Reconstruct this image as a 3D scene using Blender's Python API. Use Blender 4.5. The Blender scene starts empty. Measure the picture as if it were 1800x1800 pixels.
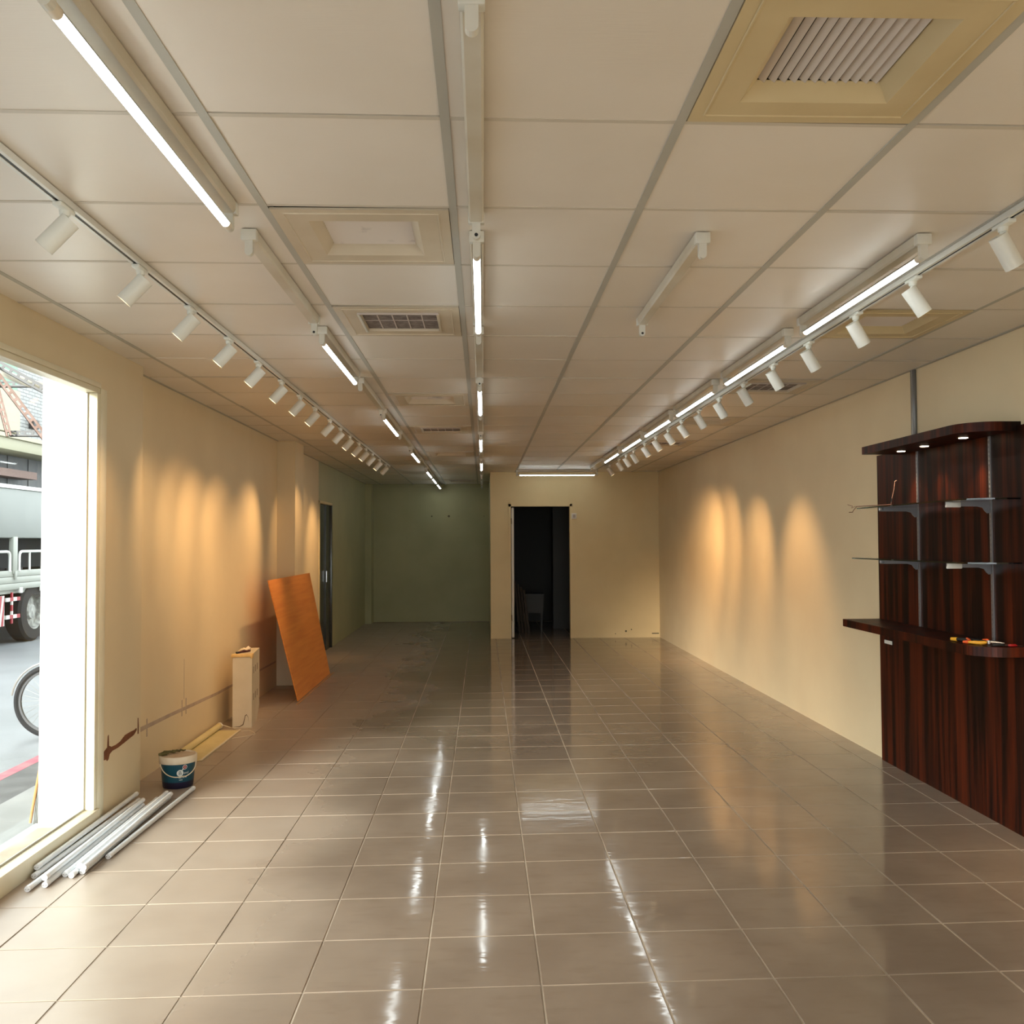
import bpy, bmesh, math, random
from mathutils import Vector, Matrix, Euler, Quaternion

random.seed(7)
SC = bpy.context.scene
COL = SC.collection
PI = math.pi

# ------------------------------------------------------------------ camera
F_PX, YAW, PITCH, ROLL = 1606.73, .0318, .0320, -.0052
cam_d = bpy.data.cameras.new('camera')
cam = bpy.data.objects.new('camera', cam_d)
COL.objects.link(cam)
cam_d.sensor_width = 36.0
cam_d.sensor_fit = 'HORIZONTAL'
cam_d.lens = F_PX / 1800 * 36.0
cam_d.clip_start = .05
cam_d.clip_end = 200
_fw = Vector((math.sin(YAW) * math.cos(PITCH), math.cos(YAW) * math.cos(PITCH), math.sin(PITCH)))
_r0 = Vector((math.cos(YAW), -math.sin(YAW), 0))
_u0 = _r0.cross(_fw)
_r = _r0 * math.cos(ROLL) + _u0 * math.sin(ROLL)
_u = -_r0 * math.sin(ROLL) + _u0 * math.cos(ROLL)
cam.matrix_world = Matrix(((_r.x, _u.x, -_fw.x, 0), (_r.y, _u.y, -_fw.y, 0), (_r.z, _u.z, -_fw.z, 1.5055), (0, 0, 0, 1)))
SC.camera = cam

# ------------------------------------------------------------------ light levels
SKY = 6.0            # overcast sky
SUN = 10.0
TUBE = 15.5           # radiance of the lit LED tubes
SPOT_W = 67.0        # warm track spots
SC.view_settings.view_transform = 'Standard'
SC.view_settings.look = 'None'
SC.view_settings.exposure = 0.0
SC.view_settings.gamma = 1.0
SC.view_settings.use_curve_mapping = False
SC.cycles.max_bounces = 9
SC.cycles.diffuse_bounces = 5
SC.cycles.glossy_bounces = 4
SC.cycles.transmission_bounces = 6
SC.cycles.sample_clamp_indirect = 6.0
SC.cycles.caustics_reflective = False
SC.cycles.caustics_refractive = False

w = bpy.data.worlds.new('overcast_sky')
SC.world = w
w.use_nodes = True
wn, wl = w.node_tree.nodes, w.node_tree.links
wn['Background'].inputs['Color'].default_value = (.93, .98, 1.0, 1)
wn['Background'].inputs['Strength'].default_value = SKY

# veiled low sun behind the truck side, reaching in through the shop window
sun_d = bpy.data.lights.new('veiled_sun', 'SUN')
sun_d.energy = SUN
sun_d.angle = math.radians(16)
sun_d.color = (1.0, .96, .88)
sun = bpy.data.objects.new('veiled_sun', sun_d)
COL.objects.link(sun)
_az, _el = math.atan2(1.85, 1.0), math.radians(14)
sun.rotation_euler = Vector((math.cos(_az) * math.cos(_el), math.sin(_az) * math.cos(_el), -math.sin(_el))).to_track_quat('-Z', 'Y').to_euler()
sun.location = (-20, -30, 15)


# ------------------------------------------------------------------ materials
def rgb(h):
    def l(c):
        c /= 255
        return c / 12.92 if c <= .04045 else ((c + .055) / 1.055) ** 2.4
    return tuple(l(int(h[i:i + 2], 16)) for i in (0, 2, 4))


def P(name, col, rough=.5, metal=0.0, col2=None, nscale=3.0, ndet=4, nlo=.35, nhi=.65, stretch=None,
      bump=0.0, bscale=60.0, emit=None, estr=1.0, spec=.5, coat=0.0, trans=0.0, ior=1.45, rough2=None, world=True):
    m = bpy.data.materials.new(name)
    m.use_nodes = True
    nt = m.node_tree
    N, L = nt.nodes, nt.links
    b = N['Principled BSDF']
    b.inputs['Base Color'].default_value = (*col, 1)
    b.inputs['Roughness'].default_value = rough
    b.inputs['Metallic'].default_value = metal
    b.inputs['Specular IOR Level'].default_value = spec
    b.inputs['Coat Weight'].default_value = coat
    b.inputs['Transmission Weight'].default_value = trans
    b.inputs['IOR'].default_value = ior
    if emit:
        b.inputs['Emission Color'].default_value = (*emit, 1)
        b.inputs['Emission Strength'].default_value = estr
    vec = None
    if col2 is not None or bump or rough2 is not None:
        if world:
            g = N.new('ShaderNodeNewGeometry')
            src = g.outputs['Position']
        else:
            g = N.new('ShaderNodeTexCoord')
            src = g.outputs['Object']
        if stretch:
            mp = N.new('ShaderNodeVectorMath')
            mp.operation = 'MULTIPLY'
            L.new(src, mp.inputs[0])
            mp.inputs[1].default_value = stretch
            src = mp.outputs[0]
        vec = src
    if col2 is not None or rough2 is not None:
        n = N.new('ShaderNodeTexNoise')
        n.inputs['Scale'].default_value = nscale
        n.inputs['Detail'].default_value = ndet
        L.new(vec, n.inputs['Vector'])
        mr = N.new('ShaderNodeMapRange')
        mr.inputs['From Min'].default_value = nlo
        mr.inputs['From Max'].default_value = nhi
        L.new(n.outputs['Fac'], mr.inputs['Value'])
        if col2 is not None:
            mx = N.new('ShaderNodeMix')
            mx.data_type = 'RGBA'
            mx.inputs['A'].default_value = (*col, 1)
            mx.inputs['B'].default_value = (*col2, 1)
            L.new(mr.outputs['Result'], mx.inputs['Factor'])
            L.new(mx.outputs['Result'], b.inputs['Base Color'])
        if rough2 is not None:
            r2 = N.new('ShaderNodeMapRange')
            r2.inputs['To Min'].default_value = rough
            r2.inputs['To Max'].default_value = rough2
            L.new(mr.outputs['Result'], r2.inputs['Value'])
            L.new(r2.outputs['Result'], b.inputs['Roughness'])
    if bump:
        n2 = N.new('ShaderNodeTexNoise')
        n2.inputs['Scale'].default_value = bscale
        n2.inputs['Detail'].default_value = 3
        L.new(vec, n2.inputs['Vector'])
        bp = N.new('ShaderNodeBump')
        bp.inputs['Strength'].default_value = bump
        bp.inputs['Distance'].default_value = .01
        L.new(n2.outputs['Fac'], bp.inputs['Height'])
        L.new(bp.outputs['Normal'], b.inputs['Normal'])
    return m


M = {}
M['wall'] = P('cream_wall_paint', (.74, .62, .41), .55, col2=(.70, .575, .375), nscale=1.6, bump=.03, bscale=30, spec=.3)
M['wall_front'] = P('cream_wall_paint_front', (.68, .57, .38), .5, col2=(.64, .53, .35), nscale=1.4, bump=.03, bscale=30, spec=.3)
M['wall_rear_light'] = P('rear_light_tinted_wall', (.50, .48, .28), .5, col2=(.43, .42, .24), nscale=1.1, bump=.03, bscale=30, spec=.3)  # green cast of the rear light put into the wall colour
M['wall_part'] = P('cream_partition_paint', (.76, .63, .37), .5, col2=(.70, .57, .32), nscale=1.3, bump=.03, bscale=30, spec=.3)
M['shade_dark'] = P('shade_darkened_paint', (.07, .07, .066), .7)  # store room's lack of light put into a near-black colour
M['ext_white'] = P('white_outdoor_paint', (.85, .86, .84), .5)
M['frame_cream'] = P('cream_window_frame', (.80, .74, .58), .4, col2=(.74, .68, .5), nscale=5)
M['plenum'] = P('dark_plenum', (.05, .045, .04), .9)
M['tee'] = P('grey_ceiling_bar', (.45, .44, .39), .45, col2=(.41, .40, .355), nscale=2)
M['tee_cream'] = P('cream_ceiling_tee', (.58, .53, .45), .45)
M['fix'] = P('white_enamel', (.66, .65, .59), .3, spec=.5)
M['fix_body'] = P('batten_enamel', (.60, .57, .49), .28, col2=(.53, .48, .38), nscale=4)
M['tube_on'] = P('lit_tube', (.9, .9, .9), .3, emit=(.93, 1.0, .98), estr=TUBE)
M['tube_off'] = P('frosted_tube', (.74, .77, .79), .22, spec=.6)
M['tube_cap'] = P('tube_cap', (.72, .66, .56), .35)
M['tube_cap_white'] = P('white_tube_cap', (.74, .74, .75), .35)
M['alu'] = P('aluminium', (.45, .43, .40), .35, metal=.7)
M['black'] = P('black_plastic', (.012, .012, .012), .45)
M['track'] = P('white_track', (.70, .70, .66), .35)
M['spot'] = P('white_spotlight', (.78, .79, .74), .38)
M['lens_on'] = P('lit_spot_lens', (.9, .8, .6), .4, emit=(1.0, .72, .42), estr=5.0)
M['lens_off'] = P('dark_spot_lens', (.12, .11, .10), .25)
M['vent'] = P('beige_vent_plastic', (.60, .52, .40), .35, col2=(.56, .48, .36), nscale=6)
M['vent_yellow'] = P('yellowed_vent_plastic', (.60, .49, .29), .35, col2=(.55, .44, .25), nscale=5)
M['fin'] = P('vent_fin', (.66, .59, .53), .45, col2=(.30, .27, .25), nscale=7, nlo=.60, nhi=.72)
M['filter'] = P('dusty_filter', (.13, .105, .095), .9, col2=(.22, .19, .175), nscale=40)
M['filter_bar'] = P('filter_frame', (.50, .44, .41), .5)
M['steel_door'] = P('dark_steel_door', (.055, .058, .05), .25, metal=.6, col2=(.08, .08, .07), nscale=3)
M['hinge'] = P('dark_hinge', (.10, .08, .06), .4, metal=.6)
M['white'] = P('white_plastic', (.78, .76, .70), .4)
M['ply'] = P('red_brown_plywood', (.86, .33, .07), .42, col2=(.74, .24, .045), nscale=2.2, ndet=8, stretch=(3, .8, 14), nlo=.3, nhi=.7, bump=.05, bscale=20)
M['raw_wood'] = P('raw_wood', (.55, .33, .16), .6)
M['box'] = P('white_box_card', (.64, .56, .42), .55, col2=(.58, .50, .36), nscale=6)
M['box_slot'] = P('box_slot_dark', (.10, .06, .03), .8)
M['tape'] = P('yellow_foam_strip', (.70, .48, .20), .7, col2=(.62, .40, .15), nscale=30)
M['blind'] = P('cream_blind_fabric', (.68, .58, .30), .55, col2=(.62, .51, .25), nscale=7)
M['cord'] = P('pale_cord', (.72, .64, .50), .6)
M['bucket'] = P('teal_bucket', (.008, .075, .115), .3, col2=(.006, .06, .095), nscale=12)
M['bucket_low'] = P('purple_bucket_base', (.012, .010, .035), .35)
M['lid'] = P('white_lid', (.76, .68, .55), .4, col2=(.68, .56, .40), nscale=14)
M['lid_dust'] = P('dusty_lid_top', (.66, .52, .38), .6, col2=(.58, .42, .28), nscale=18)
M['print_white'] = P('white_print', (.75, .78, .76), .4)
M['print_red'] = P('red_print', (.30, .05, .06), .4)
M['print_pink'] = P('pink_print', (.65, .32, .30), .4)
M['print_dark'] = P('dark_print', (.02, .05, .06), .4)
M['olive'] = P('olive_cloth', (.075, .06, .018), .8, col2=(.13, .12, .04), nscale=40)
M['chip'] = P('exposed_brown_board', (.19, .065, .025), .7, col2=(.13, .04, .012), nscale=20)
M['stain'] = P('grey_adhesive_line', (.40, .31, .245), .6, col2=(.48, .38, .29), nscale=14)
M['smudge'] = P('dark_smudge', (.10, .085, .05), .7)
M['chrome'] = P('chrome_strip', (.75, .75, .75), .16, metal=1.0)
M['upright'] = P('slotted_upright', (.42, .42, .43), .34, metal=.8)
M['bracket'] = P('grey_bracket', (.34, .34, .36), .3, metal=.7)
M['glass_edge'] = P('shelf_glass', (.50, .62, .58), .02, trans=1.0, ior=1.5)
M['conduit'] = P('grey_steel_strip', (.20, .205, .21), .28, metal=.6)
M['yellow'] = P('yellow_grip', (.80, .38, .03), .35)
M['orange'] = P('orange_grip', (.80, .10, .015), .35)
M['red'] = P('red_grip', (.32, .01, .01), .35)
M['dark_red'] = P('dark_red_grip', (.05, .004, .006), .4)
M['wire_pink'] = P('pink_wire', (.36, .19, .14), .6)
M['copper'] = P('brown_wire', (.16, .07, .04), .6)
M['downlight'] = P('lit_downlight', (.9, .8, .6), .3, emit=(1.0, .80, .55), estr=9.0)
M['spec'] = P('paper_scrap', (.72, .62, .48), .7)
# outdoors
M['road'] = P('wet_asphalt', (.21, .22, .235), .4, col2=(.17, .18, .19), nscale=1.2, bump=.2, bscale=40)
M['kerb_dark'] = P('dark_gutter', (.05, .05, .05), .6, col2=(.09, .09, .09), nscale=5)
M['pave'] = P('pale_paving', (.20, .205, .20), .5, col2=(.15, .155, .15), nscale=3)
M['kerb_red'] = P('faded_red_paint', (.34, .06, .09), .6, col2=(.24, .11, .12), nscale=8)
M['truck'] = P('grey_truck_paint', (.27, .285, .26), .4, col2=(.24, .255, .23), nscale=2)
M['truck_white'] = P('white_truck_rail', (.62, .64, .62), .4)
M['tarp'] = P('pale_tarpaulin', (.20, .215, .21), .5, col2=(.18, .195, .19), nscale=1.2)
M['dark'] = P('dark_void', (.018, .023, .026), .6)
M['rubber'] = P('tyre_rubber', (.010, .0105, .012), .85)
M['hub'] = P('wheel_hub', (.35, .36, .34), .5, col2=(.12, .12, .12), nscale=12)
M['stripe_red'] = P('red_stripe', (.26, .008, .018), .45)
M['stripe_white'] = P('white_stripe', (.60, .60, .57), .45)
M['beam'] = P('cream_steel_beam', (.25, .24, .165), .5)
M['shutter'] = P('grey_weathered_sheet', (.10, .10, .098), .6, col2=(.055, .06, .068), nscale=3, stretch=(1, 3, .6), nlo=.3, nhi=.7)
M['sign_cream'] = P('cream_sign', (.30, .28, .20), .5)
M['sign_green'] = P('pale_green_sign', (.14, .24, .18), .5)
M['rust'] = P('rusty_slotted_angle', (.16, .105, .09), .6, metal=.2, col2=(.11, .06, .045), nscale=30)
M['grey_angle'] = P('dark_slotted_angle', (.05, .05, .053), .5, metal=.3)
M['pvc'] = P('white_pvc_pipe', (.42, .40, .34), .35)
M['bamboo'] = P('bamboo_stick', (.42, .21, .08), .6)
M['bristle'] = P('broom_bristle', (.08, .075, .05), .9)


def mat_nodes(name):
    m = bpy.data.materials.new(name)
    m.use_nodes = True
    return m, m.node_tree.nodes, m.node_tree.links, m.node_tree.nodes['Principled BSDF']


def math_node(N, L, op, a, b=None, c=None, clamp=False):
    n = N.new('ShaderNodeMath')
    n.operation = op
    n.use_clamp = clamp
    for i, v in enumerate((a, b, c)):
        if v is None:
            continue
        if isinstance(v, (int, float)):
            n.inputs[i].default_value = v
        else:
            L.new(v, n.inputs[i])
    return n.outputs[0]


def noise(N, L, vec, scale, det=4, rough=.5):
    n = N.new('ShaderNodeTexNoise')
    n.inputs['Scale'].default_value = scale
    n.inputs['Detail'].default_value = det
    n.inputs['Roughness'].default_value = rough
    L.new(vec, n.inputs['Vector'])
    return n.outputs['Fac']


def maprange(N, L, v, a, b, c, d):
    n = N.new('ShaderNodeMapRange')
    n.interpolation_type = 'SMOOTHSTEP'
    L.new(v, n.inputs['Value'])
    for k, x in zip(('From Min', 'From Max', 'To Min', 'To Max'), (a, b, c, d)):
        n.inputs[k].default_value = x
    return n.outputs['Result']


def mixc(N, L, fac, a, b):
    n = N.new('ShaderNodeMix')
    n.data_type = 'RGBA'
    if isinstance(fac, (int, float)):
        n.inputs['Factor'].default_value = fac
    else:
        L.new(fac, n.inputs['Factor'])
    for k, v in (('A', a), ('B', b)):
        if isinstance(v, tuple):
            n.inputs[k].default_value = (*v, 1)
        else:
            L.new(v, n.inputs[k])
    return n.outputs['Result']


def vmul(N, L, v, s):
    n = N.new('ShaderNodeVectorMath')
    n.operation = 'MULTIPLY'
    L.new(v, n.inputs[0])
    n.inputs[1].default_value = s
    return n.outputs[0]


def make_floor_mat():
    m, N, L, b = mat_nodes('glossy_taupe_tile')
    pos = N.new('ShaderNodeNewGeometry').outputs['Position']
    rnd = N.new('ShaderNodeObjectInfo').outputs['Random']
    n1 = noise(N, L, pos, 2.3, 6)
    n2 = noise(N, L, vmul(N, L, pos, (7, 22, 1)), 1.0, 5)
    c = mixc(N, L, maprange(N, L, n1, .3, .7, 0, 1), (.235, .18, .135), (.19, .142, .105))
    c = mixc(N, L, maprange(N, L, n2, .5, .8, 0, .30), c, (.145, .105, .072))
    c = mixc(N, L, maprange(N, L, rnd, 0, 1, 0, .16), c, (.17, .132, .10))
    # matte dusty margins; window side also has daylight painted into its colour
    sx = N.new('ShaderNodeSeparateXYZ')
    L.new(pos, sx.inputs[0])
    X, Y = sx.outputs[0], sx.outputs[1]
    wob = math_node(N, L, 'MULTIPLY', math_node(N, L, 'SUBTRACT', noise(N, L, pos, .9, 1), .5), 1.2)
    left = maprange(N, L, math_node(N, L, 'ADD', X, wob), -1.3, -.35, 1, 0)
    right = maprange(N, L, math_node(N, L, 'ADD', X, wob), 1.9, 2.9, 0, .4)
    dust_daylight = math_node(N, L, 'MAXIMUM', left, right)
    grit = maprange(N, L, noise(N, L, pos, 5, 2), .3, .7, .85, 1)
    dust_daylight = math_node(N, L, 'MULTIPLY', dust_daylight, grit, clamp=True)
    c = mixc(N, L, math_node(N, L, 'MULTIPLY', dust_daylight, .8), c, (.43, .352, .28))
    scuff = maprange(N, L, noise(N, L, vmul(N, L, pos, (1, 2.4, 1)), 26, 6, .6), .76, .84, 0, .22)
    c = mixc(N, L, scuff, c, (.13, .09, .06))
    L.new(c, b.inputs['Base Color'])
    base_r = maprange(N, L, noise(N, L, pos, 3.5, 4), .3, .7, .05, .11)
    r = math_node(N, L, 'ADD', base_r, math_node(N, L, 'MULTIPLY', dust_daylight, .30))
    L.new(r, b.inputs['Roughness'])
    b.inputs['Specular IOR Level'].default_value = .55
    bp = N.new('ShaderNodeBump')
    bp.inputs['Strength'].default_value = .06
    bp.inputs['Distance'].default_value = .01
    L.new(noise(N, L, vmul(N, L, pos, (1, 3, 1)), 6, 2), bp.inputs['Height'])
    L.new(bp.outputs['Normal'], b.inputs['Normal'])
    return m


def make_ceiling_mat():
    m, N, L, b = mat_nodes('vinyl_faced_ceiling_tile')
    pos = N.new('ShaderNodeNewGeometry').outputs['Position']
    rnd = N.new('ShaderNodeObjectInfo').outputs['Random']
    c = mixc(N, L, maprange(N, L, noise(N, L, pos, 2.0, 5), .3, .7, 0, 1), (.77, .72, .655), (.73, .675, .60))
    c = mixc(N, L, maprange(N, L, rnd, 0, 1, 0, .35), c, (.68, .60, .49))
    L.new(c, b.inputs['Base Color'])
    b.inputs['Roughness'].default_value = .36
    b.inputs['Specular IOR Level'].default_value = .45
    bp = N.new('ShaderNodeBump')
    bp.inputs['Strength'].default_value = .05
    bp.inputs['Distance'].default_value = .01
    L.new(noise(N, L, vmul(N, L, pos, (5, 60, 1)), 3, 3), bp.inputs['Height'])
    L.new(bp.outputs['Normal'], b.inputs['Normal'])
    return m


def make_wood_mat():
    m, N, L, b = mat_nodes('dark_walnut_laminate')
    pos = N.new('ShaderNodeNewGeometry').outputs['Position']
    v = vmul(N, L, pos, (9, 9, .35))
    n1 = noise(N, L, v, 1.6, 6, .6)
    n2 = noise(N, L, vmul(N, L, pos, (60, 60, .8)), 1.0, 4)
    c = mixc(N, L, maprange(N, L, n1, .38, .66, 0, 1), (.007, .0022, .0013), (.085, .0135, .0035))
    c = mixc(N, L, maprange(N, L, n2, .4, .7, 0, .5), c, (.016, .006, .004))
    L.new(c, b.inputs['Base Color'])
    b.inputs['Roughness'].default_value = .42
    b.inputs['Specular IOR Level'].default_value = .14
    return m


def make_tilewall_mat():
    m, N, L, b = mat_nodes('white_tile_facade')
    pos = N.new('ShaderNodeNewGeometry').outputs['Position']
    sx = N.new('ShaderNodeSeparateXYZ')
    L.new(pos, sx.inputs[0])
    cb = N.new('ShaderNodeCombineXYZ')
    L.new(sx.outputs[1], cb.inputs[0])
    L.new(sx.outputs[2], cb.inputs[1])
    br = N.new('ShaderNodeTexBrick')
    L.new(cb.outputs[0], br.inputs['Vector'])
    br.inputs['Color1'].default_value = (.23, .235, .235, 1)
    br.inputs['Color2'].default_value = (.26, .26, .255, 1)
    br.inputs['Mortar'].default_value = (.06, .063, .067, 1)
    br.inputs['Scale'].default_value = 1.0
    br.inputs['Brick Width'].default_value = .26
    br.inputs['Row Height'].default_value = .075
    br.inputs['Mortar Size'].default_value = .008
    L.new(br.outputs['Color'], b.inputs['Base Color'])
    b.inputs['Roughness'].default_value = .5
    return m


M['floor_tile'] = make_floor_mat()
M['grout'] = P('dusty_grout', (.48, .40, .31), .8, col2=(.26, .20, .145), nscale=2.4)
M['ceiling_tile'] = make_ceiling_mat()
M['walnut'] = make_wood_mat()
M['tilewall'] = make_tilewall_mat()


def make_glass():
    m = bpy.data.materials.new('window_glass')
    m.use_nodes = True
    N, L = m.node_tree.nodes, m.node_tree.links
    N.clear()
    o = N.new('ShaderNodeOutputMaterial')
    t = N.new('ShaderNodeBsdfTransparent')
    t.inputs['Color'].default_value = (.93, .95, .94, 1)
    g = N.new('ShaderNodeBsdfGlossy')
    g.inputs['Roughness'].default_value = .02
    lw = N.new('ShaderNodeLayerWeight')
    lw.inputs['Blend'].default_value = .5
    pw = math_node(N, L, 'POWER', lw.outputs['Facing'], 5.0)
    fac = math_node(N, L, 'ADD', math_node(N, L, 'MULTIPLY', pw, .45), .03)
    mx = N.new('ShaderNodeMixShader')
    L.new(fac, mx.inputs[0])
    L.new(t.outputs[0], mx.inputs[1])
    L.new(g.outputs[0], mx.inputs[2])
    L.new(mx.outputs[0], o.inputs[0])
    return m


M['glass'] = make_glass()

# ------------------------------------------------------------------ mesh helpers
OFF = {}


class MB:
    def __init__(s):
        s.v, s.f, s.sm, s.mi = [], [], [], []

    def add(s, vs, fs, smooth=False, mi=0):
        o = len(s.v)
        s.v += [Vector(v) for v in vs]
        for f in fs:
            s.f.append(tuple(i + o for i in f))
            s.sm.append(smooth)
            s.mi.append(mi)
        return s

    def box(s, x0, y0, z0, x1, y1, z1, mi=0):
        x0, x1 = sorted((x0, x1)); y0, y1 = sorted((y0, y1)); z0, z1 = sorted((z0, z1))
        v = [(x0, y0, z0), (x1, y0, z0), (x1, y1, z0), (x0, y1, z0), (x0, y0, z1), (x1, y0, z1), (x1, y1, z1), (x0, y1, z1)]
        return s.add(v, [(0, 3, 2, 1), (4, 5, 6, 7), (0, 1, 5, 4), (1, 2, 6, 5), (2, 3, 7, 6), (3, 0, 4, 7)], mi=mi)

    def rbox(s, x0, y0, z0, x1, y1, z1, r=.003, seg=2, mi=0):
        bm = bmesh.new()
        bmesh.ops.create_cube(bm, size=1)
        for v in bm.verts:
            v.co = Vector((x0 + (v.co.x + .5) * (x1 - x0), y0 + (v.co.y + .5) * (y1 - y0), z0 + (v.co.z + .5) * (z1 - z0)))
        bmesh.ops.bevel(bm, geom=list(bm.edges), offset=r, segments=seg, affect='EDGES', profile=.5)
        bm.verts.index_update()
        s.add([v.co.copy() for v in bm.verts], [[v.index for v in f.verts] for f in bm.faces], True, mi)
        bm.free()
        return s

    def hexa(s, pts, mi=0):      # 8 points: bottom 4 ccw, top 4 ccw
        return s.add(pts, [(0, 3, 2, 1), (4, 5, 6, 7), (0, 1, 5, 4), (1, 2, 6, 5), (2, 3, 7, 6), (3, 0, 4, 7)], mi=mi)

    def prism(s, poly, a0, a1, axis=2, mi=0):
        n = len(poly)
        def put(p, a):
            q = list(p)
            q.insert(axis, a)
            return q
        v = [put(p, a0) for p in poly] + [put(p, a1) for p in poly]
        fs = [tuple(range(n - 1, -1, -1)), tuple(range(n, 2 * n))] + [(i, (i + 1) % n, n + (i + 1) % n, n + i) for i in range(n)]
        return s.add(v, fs, mi=mi)

    def cyl(s, p0, p1, r0, r1=None, n=16, cap0=True, cap1=True, mi=0, mi_fn=None):
        p0, p1 = Vector(p0), Vector(p1)
        r1 = r0 if r1 is None else r1
        d = (p1 - p0).normalized()
        a = Vector((0, 0, 1)) if abs(d.z) < .9 else Vector((1, 0, 0))
        u = d.cross(a).normalized()
        w_ = d.cross(u)
        ring = [u * math.cos(2 * PI * i / n) + w_ * math.sin(2 * PI * i / n) for i in range(n)]
        vs = [p0 + q * r0 for q in ring] + [p1 + q * r1 for q in ring]
        o = len(s.v)
        s.v += vs
        for i in range(n):
            j = (i + 1) % n
            s.f.append((o + i, o + j, o + n + j, o + n + i))
            s.sm.append(True)
            s.mi.append(mi_fn((ring[i] + ring[j]).normalized()) if mi_fn else mi)
        if cap0:
            s.f.append(tuple(o + i for i in range(n - 1, -1, -1))); s.sm.append(False); s.mi.append(mi)
        if cap1:
            s.f.append(tuple(o + n + i for i in range(n))); s.sm.append(False); s.mi.append(mi)
        return s

    def path(s, pts, r, n=8, mi=0):
        pts = [Vector(p) for p in pts]
        rs = r if isinstance(r, (list, tuple)) else [r] * len(pts)
        o = len(s.v)
        prev = None
        for k, p in enumerate(pts):
            d = (pts[min(k + 1, len(pts) - 1)] - pts[max(k - 1, 0)]).normalized()
            if prev is None:
                a = Vector((0, 0, 1)) if abs(d.z) < .9 else Vector((1, 0, 0))
                u = d.cross(a).normalized()
            else:
                u = (prev - d * prev.dot(d)).normalized()
            prev = u
            w_ = d.cross(u)
            for i in range(n):
                s.v.append(p + (u * math.cos(2 * PI * i / n) + w_ * math.sin(2 * PI * i / n)) * rs[k])
        for k in range(len(pts) - 1):
            for i in range(n):
                j = (i + 1) % n
                s.f.append((o + k * n + i, o + k * n + j, o + (k + 1) * n + j, o + (k + 1) * n + i)); s.sm.append(True); s.mi.append(mi)
        s.f.append(tuple(o + i for i in range(n - 1, -1, -1))); s.sm.append(True); s.mi.append(mi)
        s.f.append(tuple(o + (len(pts) - 1) * n + i for i in range(n))); s.sm.append(True); s.mi.append(mi)
        return s

    def lathe(s, prof, c, n=32, mi=0, axis=2):
        c = Vector(c)
        o = len(s.v)
        for r, z in prof:
            for i in range(n):
                a = 2 * PI * i / n
                if axis == 2:
                    s.v.append(c + Vector((r * math.cos(a), r * math.sin(a), z)))
                elif axis == 0:
                    s.v.append(c + Vector((z, r * math.cos(a), r * math.sin(a))))
                else:
                    s.v.append(c + Vector((r * math.sin(a), z, r * math.cos(a))))
        for k in range(len(prof) - 1):
            for i in range(n):
                j = (i + 1) % n
                s.f.append((o + k * n + i, o + k * n + j, o + (k + 1) * n + j, o + (k + 1) * n + i)); s.sm.append(True); s.mi.append(mi)
        return s

    def build(s, name, mat, parent=None, mats=None):
        off = OFF.get(parent.name, Vector()) if parent else Vector()
        me = bpy.data.meshes.new(name)
        me.from_pydata([tuple(v - off) for v in s.v], [], s.f)
        for m in ([M[mat]] if isinstance(mat, str) else [M[x] for x in mat]):
            me.materials.append(m)
        for p, sm, mi in zip(me.polygons, s.sm, s.mi):
            p.use_smooth = sm
            p.material_index = mi
        bm = bmesh.new()
        bm.from_mesh(me)
        bmesh.ops.recalc_face_normals(bm, faces=bm.faces)
        bm.to_mesh(me)
        bm.free()
        if any(s.sm):
            try:
                me.set_sharp_from_angle(angle=math.radians(40))
            except Exception:
                pass
        o = bpy.data.objects.new(name, me)
        COL.objects.link(o)
        if parent:
            o.parent = parent
            OFF[o.name] = off
        return o


def tag(o, label=None, cat=None, group=None, kind=None):
    if label: o['label'] = label
    if cat: o['category'] = cat
    if group: o['group'] = group
    if kind: o['kind'] = kind
    return o


def thing(name, label, cat, loc, group=None):
    o = bpy.data.objects.new(name, None)
    o.empty_display_size = .05
    COL.objects.link(o)
    o.location = loc
    OFF[o.name] = Vector(loc)
    return tag(o, label, cat, group)


def struct(name, mb, mat, label=None):
    o = mb.build(name, mat)
    o['kind'] = 'structure'
    if label: o['label'] = label
    return o


def dup(root, loc, rot, label):
    r = root.copy()
    COL.objects.link(r)
    r.location = loc
    r.rotation_euler = rot
    r['label'] = label
    for ch in list(root.children):
        c = ch.copy()
        COL.objects.link(c)
        c.parent = r
        for g in list(ch.children):
            d = g.copy()
            COL.objects.link(d)
            d.parent = c
    return r


ORD = ['first', 'second', 'third', 'fourth', 'fifth', 'sixth', 'seventh', 'eighth', 'ninth', 'tenth', 'eleventh',
       'twelfth', 'thirteenth', 'fourteenth', 'fifteenth', 'sixteenth', 'seventeenth']

# ------------------------------------------------------------------ the shell
H = 2.5806
XL, XR, XN = -2.18, 2.745, -2.07       # left wall, right wall, window wall (inner faces)
YF, YP = 17.3, 14.2                    # far wall, partition
YB = -2.6                              # open shopfront behind the camera
YC = 5.62                              # where the window wall steps back

# floor: grout bed, tiles on it
fl = struct('floor', MB().box(-2.37, YB, -.13, 3.0, 17.6, -.0025), 'grout', 'glossy taupe tile floor')
FX, FY, SH = -1.4085, 3.1072, .0087


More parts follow.
